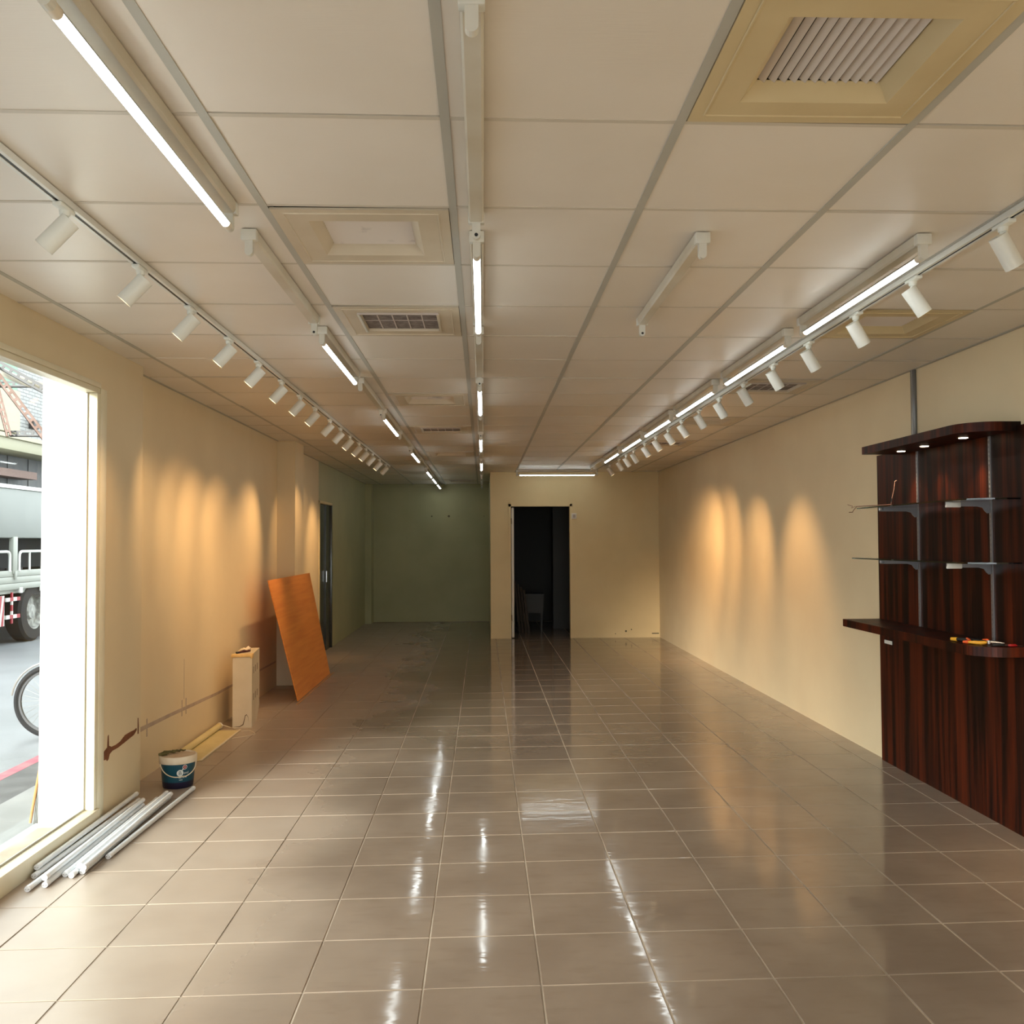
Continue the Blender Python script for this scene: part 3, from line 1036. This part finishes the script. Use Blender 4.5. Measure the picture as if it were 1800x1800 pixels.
sd = thing('screwdriver', 'small red-handled screwdriver at the right end of the walnut ledge', 'screwdriver', (2.67, 4.56, LZ))
MB().path([(2.640, 4.54, LZ + .007), (2.648, 4.539, LZ + .008), (2.675, 4.536, LZ + .008), (2.684, 4.535, LZ + .006)], [.004, .007, .007, .003], n=10).build('handle', 'red', sd)
MB().cyl((2.684, 4.535, LZ + .006), (2.712, 4.532, LZ + .005), .0018, n=8).build('shaft', 'chrome', sd)

# ------------------------------------------------------------------ things along the left wall
bd = thing('plywood_board', 'reddish-brown plywood sheet leaning on the pilaster of the left wall', 'board', (-1.76, 9.6, 0))
def board_pts(o):
    n = Vector((.97, 0, .22)).normalized() * o
    q = [Vector((-1.757, 8.735, .006)), Vector((-1.757, 10.53, .006)), Vector((-1.981, 10.475, 1.156)), Vector((-1.981, 8.475, 1.156))]
    return [p + n for p in q]
a, b2 = board_pts(0), board_pts(.009)
MB().hexa([a[0], a[1], a[2], a[3], b2[0], b2[1], b2[2], b2[3]]).build('sheet', 'ply', bd)
st = thing('wood_strip', 'thin raw wood strip on the floor along the foot of the plywood', 'wood strip', (-1.73, 9.6, 0))
MB().box(-1.742, 8.60, .0005, -1.722, 10.68, .006).build('strip', 'raw_wood', st)

bx = thing('metal_box', 'tall narrow off-white box with slotted side standing near the left wall', 'box', (-1.995, 7.80, 0))
bw, bl_, bh = .076, .255, .59
MB().prism([(-bl_, 0), (bl_ - .17, 0), (bl_, .10), (bl_, bh), (-bl_, bh)], -bw, bw, axis=0).build('_tmp', 'box', None)
_t = bpy.data.objects['_tmp']
_t.name = 'body'; _t.data.name = 'body'
_t.parent = bx
def bxpart(mb, name, mat, par=bx):
    o = mb.build(name, mat)
    o.parent = par
    return o
for z0 in (.205, .425):
    for y in (-.14, -.02, .10):
        bxpart(MB().box(bw - .001, y - .012, z0, bw + .0008, y + .012, z0 + .055), 'slot', 'box_slot')
bxpart(MB().rbox(-bw - .012, -bl_ - .006, bh - .018, bw + .003, -bl_ + .05, bh + .006, .004), 'foam_edge', 'tape')
bxpart(MB().rbox(bw - .012, -bl_ - .004, bh - .03, bw + .004, -bl_ + .09, bh + .004, .004), 'foam_edge', 'tape')
crk = [(-.072, .012), (-.02, .014), (.005, .03), (.015, .065), (.022, .10), (.036, .11), (.048, .085), (.052, .04), (.046, .085), (.036, .103), (.026, .095), (.02, .062), (.01, .024), (-.02, .008)]
bxpart(MB().prism(crk, -bl_ - .0008, -bl_ + .001, axis=1), 'crack', 'box_slot')
bx.rotation_euler = (0, 0, math.radians(7))
ts = thing('marker_pen', 'dark red pen lying across the top of the off-white box', 'pen', (-2.0, 7.72, bh))
MB().path([(-2.025, 7.66, bh + .009), (-1.99, 7.72, bh + .009), (-1.955, 7.76, bh + .010)], [.008, .009, .007], n=10).build('barrel', 'dark_red', ts)
MB().cyl((-2.038, 7.637, bh + .009), (-2.024, 7.662, bh + .009), .008, n=10).build('cap', 'black', ts)
pa = thing('paper_scrap', 'crumpled pale paper scrap on top of the off-white box', 'paper', (-2.02, 7.88, bh))
sc_ = MB()
random.seed(3)
gv = [[Vector((-2.055 + .026 * i, 7.83 + .033 * j, bh + .002 + max(0, random.uniform(-.004, .022) + (.012 if 0 < i < 3 and 0 < j < 3 else 0)))) for i in range(4)] for j in range(4)]
vs = [p for row in gv for p in row] + [p - Vector((0, 0, .0015)) for row in gv for p in row]
fs = []
for j in range(3):
    for i in range(3):
        k = j * 4 + i
        fs += [(k, k + 1, k + 5, k + 4), (16 + k, 16 + k + 4, 16 + k + 5, 16 + k + 1)]
sc_.add(vs, fs)
sc_.build('sheet', 'spec', pa)

# roller blind on the floor
rb = thing('roller_blind', 'cream roller blind half unrolled on the floor along the left wall', 'blind', (-2.05, 6.8, 0))
MB().box(-2.135, 6.42, .0008, -1.945, 7.44, .0045).build('fabric', 'blind', rb)
MB().cyl((-2.131, 6.40, .0275), (-2.135, 7.50, .0275), .0235, n=18).build('roll', 'blind', rb)
MB().rbox(-1.958, 6.415, .0046, -1.944, 7.446, .0105, .001).build('hem_bar', 'cord', rb)
MB().cyl((-2.135, 7.50, .0275), (-2.135, 7.515, .0275), .026, n=16).build('end_plug', 'white', rb)
MB().path([(-2.133, 7.516, .04), (-2.06, 7.53, .012), (-1.99, 7.47, .008), (-1.95, 7.44, .013), (-1.93, 7.40, .004), (-1.88, 7.44, .0035), (-1.83, 7.37, .0035), (-1.80, 7.31, .0035), (-1.80, 7.27, .0035), (-1.84, 7.22, .0035), (-1.90, 7.17, .0035), (-1.935, 7.14, .0035)], .0024, n=6).build('cord', 'cord', rb)

# bucket
bc = Vector((-1.9, 5.79, 0))
bk = thing('bucket', 'teal plastic paint bucket with white lid on the floor by the left wall', 'bucket', bc)
bb_ = MB().lathe([(0, .0005), (.088, .0005), (.0905, .004), (.0935, .040)], bc, n=48, mi=1)
bb_.lathe([(.0935, .040), (.1045, .165), (.105, .168)], bc, n=48)
bb_.build('body', ['bucket', 'bucket_low'], bk)
ld_ = MB().lathe([(.105, .152), (.111, .152), (.1125, .156), (.1125, .192), (.110, .196), (.103, .196), (.101, .190)], bc, n=48)
lid = ld_.build('lid', 'lid', bk)
MB().lathe([(.1015, .190), (.07, .191), (.0, .192)], bc, n=48).build('lid_top', 'lid_dust', lid)
hd = MB()
pts = []
a0 = math.atan2(-bc.y, -bc.x + .0) ; toward = math.atan2(0 - bc.y, 0 - bc.x)
for k in range(0, 25):
    s_ = k / 24
    ang = toward - 1.28 + 2.56 * s_
    dz = math.sin(PI * s_)
    rad = .108 + .014 * dz + (.020 * dz if s_ > .6 else 0)
    pts.append(bc + Vector((rad * math.cos(ang), rad * math.sin(ang), .152 - .072 * dz)))
hd.path(pts, .0032, n=8)
hd.build('handle', 'lid', bk)
for ang in (toward - 1.28, toward + 1.28):
    MB().cyl(bc + Vector((.100 * math.cos(ang), .100 * math.sin(ang), .152)), bc + Vector((.113 * math.cos(ang), .113 * math.sin(ang), .152)), .008, n=10).build('handle_ear', 'lid', bk)


def rad_at(z):
    return .0935 + (.1045 - .0935) * (z - .040) / .125


def on_bucket(u, z, lift=.0006):
    ang = toward + u / .1
    r = rad_at(z) + lift
    return bc + Vector((r * math.cos(ang), r * math.sin(ang), z))


def decal(name, poly, mat, parent, lift):
    v = [on_bucket(u, z, lift) for u, z in poly] + [on_bucket(u, z, lift - .0005) for u, z in poly]
    n = len(poly)
    return MB().add(v, [tuple(range(n)), tuple(range(2 * n - 1, n - 1, -1))] + [(i, (i + 1) % n, n + (i + 1) % n, n + i) for i in range(n)]).build(name, mat, parent)


def disc_decal(name, u, z, r, mat, parent, lift, n=22):
    rings = [r * k / 4 for k in range(1, 5)]
    v = [on_bucket(u, z, lift)]
    for q in rings:
        v += [on_bucket(u + q * math.cos(2 * PI * k / n), z + q * math.sin(2 * PI * k / n), lift) for k in range(n)]
    f = [(0, 1 + k, 1 + (k + 1) % n) for k in range(n)]
    for m_ in range(3):
        o = 1 + m_ * n
        f += [(o + k, o + n + k, o + n + (k + 1) % n, o + (k + 1) % n) for k in range(n)]
    return MB().add(v, f).build(name, mat, parent)


body_b = [o for o in bk.children if o.name.startswith('body')][0]
disc_decal('emblem_disc', .012, .098, .020, 'print_white', body_b, .0007)
decal('emblem_link', [(.020, .108), (.026, .113), (.034, .121), (.028, .124), (.020, .115)], 'print_white', body_b, .0007)
disc_decal('emblem_ring', .040, .132, .0145, 'print_white', body_b, .0007)
disc_decal('emblem_red', .040, .132, .0115, 'print_red', body_b, .0011)
disc_decal('emblem_core', .040, .132, .0050, 'print_pink', body_b, .0015)
for (u0, u1, z0) in ((.004, .022, .067), (.025, .038, .067), (.041, .054, .068), (.006, .028, .054)):
    decal('small_print', [(u0, z0), (u1, z0), (u1, z0 + .003), (u0, z0 + .003)], 'print_white', body_b, .0011)


def text_on_bucket(txt, u, z, size, mat, lift):
    cu_ = bpy.data.curves.new('tmp_text', 'FONT')
    cu_.body = txt
    cu_.size = size
    cu_.align_x = 'CENTER'
    o = bpy.data.objects.new('tmp_text', cu_)
    COL.objects.link(o)
    dg = bpy.context.evaluated_depsgraph_get()
    me = bpy.data.meshes.new_from_object(o.evaluated_get(dg))
    bpy.data.objects.remove(o)
    for v in me.vertices:
        v.co = on_bucket(u + v.co.x, z + v.co.y, lift) - bc
    me.materials.clear()
    me.materials.append(M[mat])
    me.name = 'lettering'
    ob = bpy.data.objects.new('lettering', me)
    COL.objects.link(ob)
    ob.parent = body_b
    return ob


text_on_bucket('B', .012, .087, .034, 'print_dark', .0013)
text_on_bucket('and', .050, .090, .022, 'print_white', .0011)

rg = thing('rag', 'crumpled olive green rag on the white bucket lid', 'rag', bc + Vector((-.05, .02, .196)))
random.seed(11)
gm = MB()
base = bc + Vector((-.070, -.005, .206))
for k, (dx, dy, l, r) in enumerate(((0, 0, .05, .014), (.03, .02, .05, .010), (.055, .05, .045, .009), (.075, .066, .04, .007), (.03, .05, .045, .008))):
    p0 = base + Vector((dx, dy, -.0 + (0 if k == 0 else -.002)))
    d = Vector((.7 + random.uniform(-.2, .2), .7 + random.uniform(-.3, .3), random.uniform(-.05, .12))).normalized()
    gm.path([p0 - d * l * .55, p0 - d * l * .25 + Vector((0, 0, .004)), p0 + d * l * .2 + Vector((0, 0, -.002)), p0 + d * l * .55], [r * .5, r * .85, r * .8, r * .45], n=9)
gm.build('cloth', 'olive', rg)
MB().path([bc + Vector((-.103, -.052, .204)), bc + Vector((-.078, -.045, .207)), bc + Vector((-.055, -.035, .203))], [.006, .0125, .007], n=10).build('fold', 'olive', rg)

# loose LED tubes on the floor beside the window
TL = 1.21
tubes = [  # near end (x, y), heading end (x, y), height of the axis
    ((-2.030, 4.262), (-2.034, 5.47), .0385), ((-2.022, 4.221), (-2.006, 5.43), .0138),
    ((-1.975, 4.064), (-1.972, 5.27), .0138), ((-1.932, 4.128), (-1.949, 5.34), .0388),
    ((-1.922, 4.11), (-1.943, 5.32), .0138), ((-1.892, 4.238), (-1.908, 5.44), .0138),
    ((-1.857, 4.22), (-1.879, 5.43), .0138), ((-1.843, 4.274), (-1.864, 5.48), .0388),
    ((-1.829, 4.269), (-1.849, 5.48), .0138), ((-1.814, 4.246), (-1.832, 5.456), .0388), ((-1.792, 4.465), (-1.768, 5.675), .0138)]
tube_lab = ['loose LED tube resting against the window rail, on top of its neighbour', 'loose LED tube on the tiles right under the one touching the window rail',
            'loose LED tube whose near end sticks out farthest toward the camera', 'upper tube of the crossed pair in the left half of the pile',
            'loose LED tube on the tiles just right of the crossed pair', 'loose LED tube in the middle of the pile, left of the small gap',
            'loose LED tube in the middle of the pile with its dull near end in shadow', 'upper tube left of the main pile right edge, resting on two',
            'lower tube in the right half of the pile, under two others', 'upper tube at the right edge of the main pile',
            'single LED tube lying apart at the right, nearest the bucket']
proto = thing('loose_tube', 'proto', 'LED tube', (0, 0, 0), 'loose LED tubes on the floor')
tb = MB().cyl((0, .03, 0), (0, TL - .03, 0), .0125, n=20).build('tube', 'tube_off', proto)
for y0, y1 in ((0, .032), (TL - .032, TL)):
    c_ = MB().cyl((0, y0, 0), (0, y1, 0), .0132, n=20).build('end_cap', 'tube_cap_white', proto)
    yy = y0 if y0 == 0 else y1
    s_ = -1 if y0 == 0 else 1
    MB().cyl((-.0065, yy, 0), (-.0065, yy + s_ * .007, 0), .0013, n=6).cyl((.0065, yy, 0), (.0065, yy + s_ * .007, 0), .0013, n=6).build('pin', 'alu', c_)
for i, (p, q, z) in enumerate(tubes):
    ang = math.atan2(q[1] - p[1], q[0] - p[0]) - PI / 2
    loc, rot = (p[0], p[1], z), (0, 0, ang)
    if i == 0:
        proto.location = loc; proto.rotation_euler = rot; proto['label'] = tube_lab[0]
    else:
        dup(proto, loc, rot, tube_lab[i])

# switch beside the doorway
sw = thing('wall_switch', 'small white switch box on the partition right of the doorway', 'switch', (1.415, YP, 1.89))
MB().rbox(1.378, YP - .03, 1.848, 1.455, YP - .0005, 1.937, .004).build('box', 'white', sw)
MB().rbox(1.395, YP - .036, 1.868, 1.438, YP - .028, 1.917, .003).build('rocker', 'filter_bar', sw)

# in the unlit store room
po = tag(MB().rbox(1.2, 15.72, 0, 1.50, 16.05, 2.5, .01).build('pillar', 'shade_dark'), 'grey square pillar inside the unlit store room', 'pillar')
M['bin'] = P('shade_darkened_bin', (.05, .05, .047), .6)  # pale plastic darkened to carry the room's shade
M['timber_shade'] = P('shade_darkened_timber', (.035, .022, .012), .7)  # wood darkened likewise, shade of the unlit room in its colour
tk = thing('plastic_bin', 'pale plastic bin on legs standing in the dark store room', 'bin', (.85, 15.5, 0))
MB().prism([(.70, .30), (1.0, .30), (1.02, .62), (.68, .62)], 15.35, 15.7, axis=1).build('tub', 'bin', tk)
for x in (.72, .98):
    for y in (15.37, 15.68):
        MB().box(x - .012, y - .012, 0, x + .012, y + .012, .30).build('leg', 'bin', tk)
for k in range(4):
    o = MB()
    x = .50 + .05 * k
    o.hexa([(x + .08, 15.0, .001), (x + .115, 15.0, .001), (x + .115, 15.02, .001), (x + .08, 15.02, .001), (x, 15.05, .85 - .05 * k), (x + .035, 15.05, .85 - .05 * k), (x + .035, 15.07, .85 - .05 * k), (x, 15.07, .85 - .05 * k)])
    tag(o.build('timber_batten', 'timber_shade'), ['leftmost', 'second from left', 'third from left', 'rightmost'][k] + ' thin timber batten leaning in the dark store room', 'timber', 'battens in the store room')

# ------------------------------------------------------------------ outdoors
GZ = -.14
stt = struct('street', MB().box(-40, -30, GZ - .1, 25, 60, GZ), 'road', 'grey wet street outside the window')
MB().box(-3.46, -20, GZ, -3.36, 40, GZ + .003).build('kerb_line', 'kerb_red', stt)
MB().box(-3.36, -20, GZ, -3.05, 40, GZ + .002).build('gutter', 'kerb_dark', stt)
MB().box(-3.05, -20, GZ, -2.42, 40, GZ + .004).build('pavement', 'pave', stt)

# truck
TX = -7.6
tr = thing('truck', 'pale grey flatbed truck with rails and red-striped guard beyond the window', 'truck', (TX - 1, 15.5, GZ))
MB().rbox(TX - 2.2, 11.6, 1.60, TX, 19.5, 2.40, .02).build('tarpaulin', 'tarp', tr)
MB().box(TX - 2.22, 11.58, 2.40, TX + .02, 19.52, 2.46).build('roof_rail', 'truck_white', tr)
MB().box(TX - 1.2, 11.6, 1.06, TX - 1.1, 19.5, 1.6).build('bulkhead', 'dark', tr)
sb = MB()
for z in (.765, .87, .975):
    sb.rbox(TX - .04, 11.6, z, TX, 19.5, z + .10, .004)
sb.build('side_board', 'truck', tr)
MB().box(TX - 2.2, 11.6, .70, TX - .05, 19.5, .78).build('deck', 'truck', tr)
for y in (12.9, 15.1, 17.3):
    MB().rbox(TX - .06, y - .07, 1.02, TX + .015, y + .07, 1.62, .005).build('post', 'truck', tr)
    MB().rbox(TX, y - .03, .93, TX + .03, y + .03, 1.06, .004).build('latch', 'truck', tr)
for y0, y1 in ((13.0, 14.95), (15.25, 17.2), (17.4, 19.4)):
    q = [(TX, y0, 1.06), (TX, y0, 1.30)] + [(TX, y0 + .08 - .08 * math.cos(a), 1.30 + .08 * math.sin(a)) for a in (.4, .8, 1.2, PI / 2)] + [(TX, y1 - .08 + .08 * math.sin(a), 1.30 + .08 * math.cos(a)) for a in (.0, .4, .8, 1.2)] + [(TX, y1, 1.28), (TX, y1, 1.06)]
    rl = MB().path(q, .022, n=8).build('rail', 'truck_white', tr)
    y = y0 + .34
    while y < y1 - .2:
        MB().cyl((TX, y, 1.06), (TX, y, 1.37), .018, n=8).build('bar', 'truck_white', rl)
        y += .62
for y in (13.9, 14.55, 15.3, 16.0):
    MB().rbox(TX - .01, y - .04, .70, TX + .02, y + .04, .79, .004).build('hook', 'truck_white', tr)
gd = MB().box(TX - .02, 12.6, .20, TX, 14.80, .68).build('side_guard', 'stripe_white', tr)
for k in range(15):
    y = 14.70 - .138 * k
    q = [(y, .201), (y + .069, .201), (min(y + .165, 14.80), .679), (y + .096, .679)]
    MB().prism(q, TX + .001, TX + .004, axis=0).build('stripe', 'stripe_red', gd)
for z in (.30, .58):
    for k in range(4):
        MB().box(TX - .03, 14.86 + .11 * k, z, TX, 14.97 + .11 * k, z + .06).build('guard_rail', 'stripe_red' if k % 2 else 'stripe_white', tr)
for k in range(5):
    MB().box(TX - .03, 15.04, .22 + .1 * k, TX - .005, 15.08, .32 + .1 * k).build('guard_post', 'stripe_white' if k % 2 else 'stripe_red', tr)
MB().box(TX - 1.6, 11.6, .35, TX - .5, 19.5, .70).build('chassis', 'dark', tr)
for y in (12.2, 15.85, 17.2):
    for x in (TX - .32, TX - 2.15):
        tw = MB().lathe([(.30, 0), (.46, .01), (.50, .05), (.50, .25), (.46, .29), (.30, .30)], (x, y, GZ + .50), n=28, axis=0).build('wheel', 'rubber', tr)
        MB().lathe([(.0, .245), (.12, .245), (.14, .20), (.28, .20), (.305, .29), (.30, .02), (.0, .02)], (x, y, GZ + .50), n=20, axis=0).build('hub', 'hub', tw)
MB().rbox(TX - 2.2, 19.7, .35, TX, 21.4, 2.3, .12).build('cab', 'truck', tr)
MB().rbox(TX - .3, 20.2, 1.35, TX + .01, 21.1, 1.95, .03).build('cab_window', 'dark', tr)

# building across the road
bu = thing('building', 'white tiled building with grey shutter wall across the road', 'building', (-10, 20, GZ))
MB().box(-14, 5, 3.75, -10, 45, 6.6).build('upper_wall', 'tilewall', bu)
MB().box(-13, 5, GZ, -10.3, 45, 3.55).build('lower_wall', 'shutter', bu)
for k in range(24):
    y = 12 + .9 * k
    MB().box(-10.3, y, GZ, -10.285, y + .03, 3.5).build('sheet_joint', 'shutter', bu)
MB().rbox(-10.5, 5, 3.42, -9.6, 45, 3.66, .01).build('beam', 'beam', bu)
MB().box(-10.55, 5, 3.66, -9.55, 45, 3.74).build('beam_cap', 'sign_cream', bu)
MB().box(-10.0, 15, 3.84, -9.86, 19.75, 4.75).build('sign_panel', 'sign_cream', bu)
MB().box(-10.0, 15, 4.75, -9.88, 19.65, 5.3).build('sign_panel', 'sign_green', bu)
MB().box(-10.28, 16, 2.92, -9.9, 20.6, 3.08).build('ledge', 'rust', bu)
MB().rbox(-10.0, 20.4, 4.05, -9.88, 20.65, 4.25, .01).build('meter_box', 'grey_angle', bu)
MB().box(-10.0, 22.1, 4.6, -9.96, 23.0, 5.25).build('wall_plate', 'pave', bu)
MB().rbox(-9.96, 22.4, 4.9, -9.7, 22.6, 5.05, .02).build('lamp', 'pvc', bu)


def slotted(name, p0, p1, wdt, mat, parent=None):
    p0, p1 = Vector(p0), Vector(p1)
    d = (p1 - p0)
    Ln = d.length
    d.normalize()
    s = Vector((0, 1, 0)).cross(d).normalized()      # flange in the plane facing -Y
    n_ = Vector((0, -1, 0))
    mb = MB()
    def bar(a0, a1, b0, b1, t0=0, t1=.003):
        q = [p0 + d * a + s * b - n_ * t for t in (t0, t1) for a, b in ((a0, b0), (a1, b0), (a1, b1), (a0, b1))]
        mb.hexa(q)
    bar(0, Ln, -wdt / 2, -wdt / 6)
    bar(0, Ln, wdt / 6, wdt / 2)
    a = 0
    while a < Ln:
        bar(a, min(a + .016, Ln), -wdt / 6, wdt / 6)
        a += .05
    bar(0, Ln, wdt / 2 - .003, wdt / 2, 0, wdt * .8)
    return mb.build(name, mat, parent)


ab = thing('awning_bracket', 'rusty slotted-angle awning bracket outside above the window', 'bracket', (-2.38, 5.32, 2.3))
slotted('strut', (-2.90, 5.32, 2.62), (-2.375, 5.32, 1.93), .042, 'rust', ab)
slotted('arm', (-3.0, 5.36, 2.66), (-2.375, 5.36, 2.30), .045, 'grey_angle', ab)
MB().rbox(-2.39, 5.29, 1.88, -2.371, 5.39, 2.42, .002).build('wall_plate', 'grey_angle', ab)
a2 = thing('awning_bracket', 'second thinner slotted awning strut farther left outside the window', 'bracket', (-3.5, 6.2, 2.3))
slotted('strut', (-3.32, 6.3, 2.62), (-3.22, 6.3, 2.24), .04, 'rust', a2)
slotted('arm', (-3.32, 6.34, 2.60), (-2.376, 6.34, 2.60), .04, 'grey_angle', a2)
slotted('lower_arm', (-3.24, 6.34, 2.26), (-2.376, 6.34, 2.26), .04, 'grey_angle', a2)
pp = tag(MB().path([(-2.376, 5.50, 2.43), (-2.50, 5.49, 2.43), (-2.60, 5.48, 2.44), (-2.68, 5.47, 2.455), (-2.76, 5.46, 2.485), (-2.85, 5.45, 2.53), (-3.1, 5.44, 2.64)], .024, n=14).build('drain_pipe', 'pvc'),
         'white plastic pipe bending away outside the top of the window', 'pipe')

# bicycle parked across the pavement
bi = thing('bicycle', 'parked bicycle whose rear wheel shows past the window jamb', 'bicycle', (-3.2, 7.9, GZ))
Rw = .31
def wheel(cx):
    y, cz = 7.9, GZ + .004 + Rw
    prof = [(Rw - .045, -.014), (Rw - .028, -.024), (Rw - .008, -.018), (Rw, 0), (Rw - .008, .018), (Rw - .028, .024), (Rw - .045, .014), (Rw - .045, -.014)]
    w_ = MB().lathe(prof, (cx, y, cz), n=48, axis=1).build('wheel', 'rubber', bi)
    rim = MB().lathe([(Rw - .062, -.012), (Rw - .044, -.013), (Rw - .044, .013), (Rw - .062, .012), (Rw - .062, -.012)], (cx, y, cz), n=48, axis=1).build('rim', 'grey_angle', w_)
    sp = MB()
    for k in range(28):
        a = 2 * PI * k / 28
        s_ = .02 if k % 2 else -.02
        sp.cyl((cx + .02 * math.cos(a + .6 * s_ / .02), y + s_, cz + .02 * math.sin(a + .6 * s_ / .02)), (cx + (Rw - .06) * math.cos(a), y, cz + (Rw - .06) * math.sin(a)), .0012, n=4)
    sp.build('spokes', 'alu', w_)
    MB().cyl((cx, y - .04, cz), (cx, y + .04, cz), .02, n=12).build('axle', 'grey_angle', w_)
wheel(-3.66)
wheel(-2.72)
cz = GZ + .004 + Rw
fr = MB()
A, B_, S, Hd, Fk = (-3.66, 7.9, cz), (-3.26, 7.9, cz - .02), (-3.40, 7.9, cz + .42), (-2.90, 7.9, cz + .48), (-2.72, 7.9, cz)
for p, q, r in ((A, B_, .010), (A, S, .009), (B_, S, .015), (S, Hd, .015), (B_, Hd, .016), (Hd, Fk, .013)):
    fr.cyl(p, q, r, n=10)
fr.build('frame', 'grey_angle', bi)
MB().cyl(S, (-3.42, 7.9, cz + .55), .012, n=10).build('seat_post', 'alu', bi)
MB().rbox(-3.55, 7.83, cz + .55, -3.30, 7.97, cz + .60, .02).build('saddle', 'black', bi)
MB().path([Hd, (-2.93, 7.9, cz + .62), (-2.94, 7.9, cz + .64)], .012, n=8).build('stem', 'alu', bi)
MB().path([(-3.0, 7.62, cz + .62), (-2.94, 7.7, cz + .64), (-2.93, 7.9, cz + .64), (-2.94, 8.1, cz + .64), (-3.0, 8.18, cz + .62)], .011, n=8).build('handlebar', 'alu', bi)
MB().path([(-3.66 + (Rw + .02) * math.cos(a), 7.9, cz + (Rw + .02) * math.sin(a)) for a in [PI * .15 + PI * .8 * k / 16 for k in range(17)]], .008, n=6).build('mudguard', 'alu', bi)
MB().lathe([(.0, -.004), (.085, -.004), (.085, .004), (.0, .004)], (-3.26, 7.86, cz - .02), n=20, axis=1).build('chainring', 'alu', bi)

br_ = thing('broom', 'short bamboo broom standing outside against the window corner', 'broom', (-2.46, 5.2, GZ))
MB().cyl((-2.515, 5.2, GZ + .10), (-2.455, 5.2, GZ + .46), .008, n=8).build('stick', 'bamboo', br_)
bs = MB()
random.seed(5)
for k in range(40):
    x, y = -2.47 + random.uniform(-.025, .05), 5.22 + random.uniform(-.03, .03)
    bs.cyl((x + random.uniform(-.02, .02), y, GZ + .006), (x + .02, y, GZ + .30 + random.uniform(-.05, .05)), .0025, .0015, n=4)
tag(bs.build('bristles', 'bristle', br_), kind='stuff')
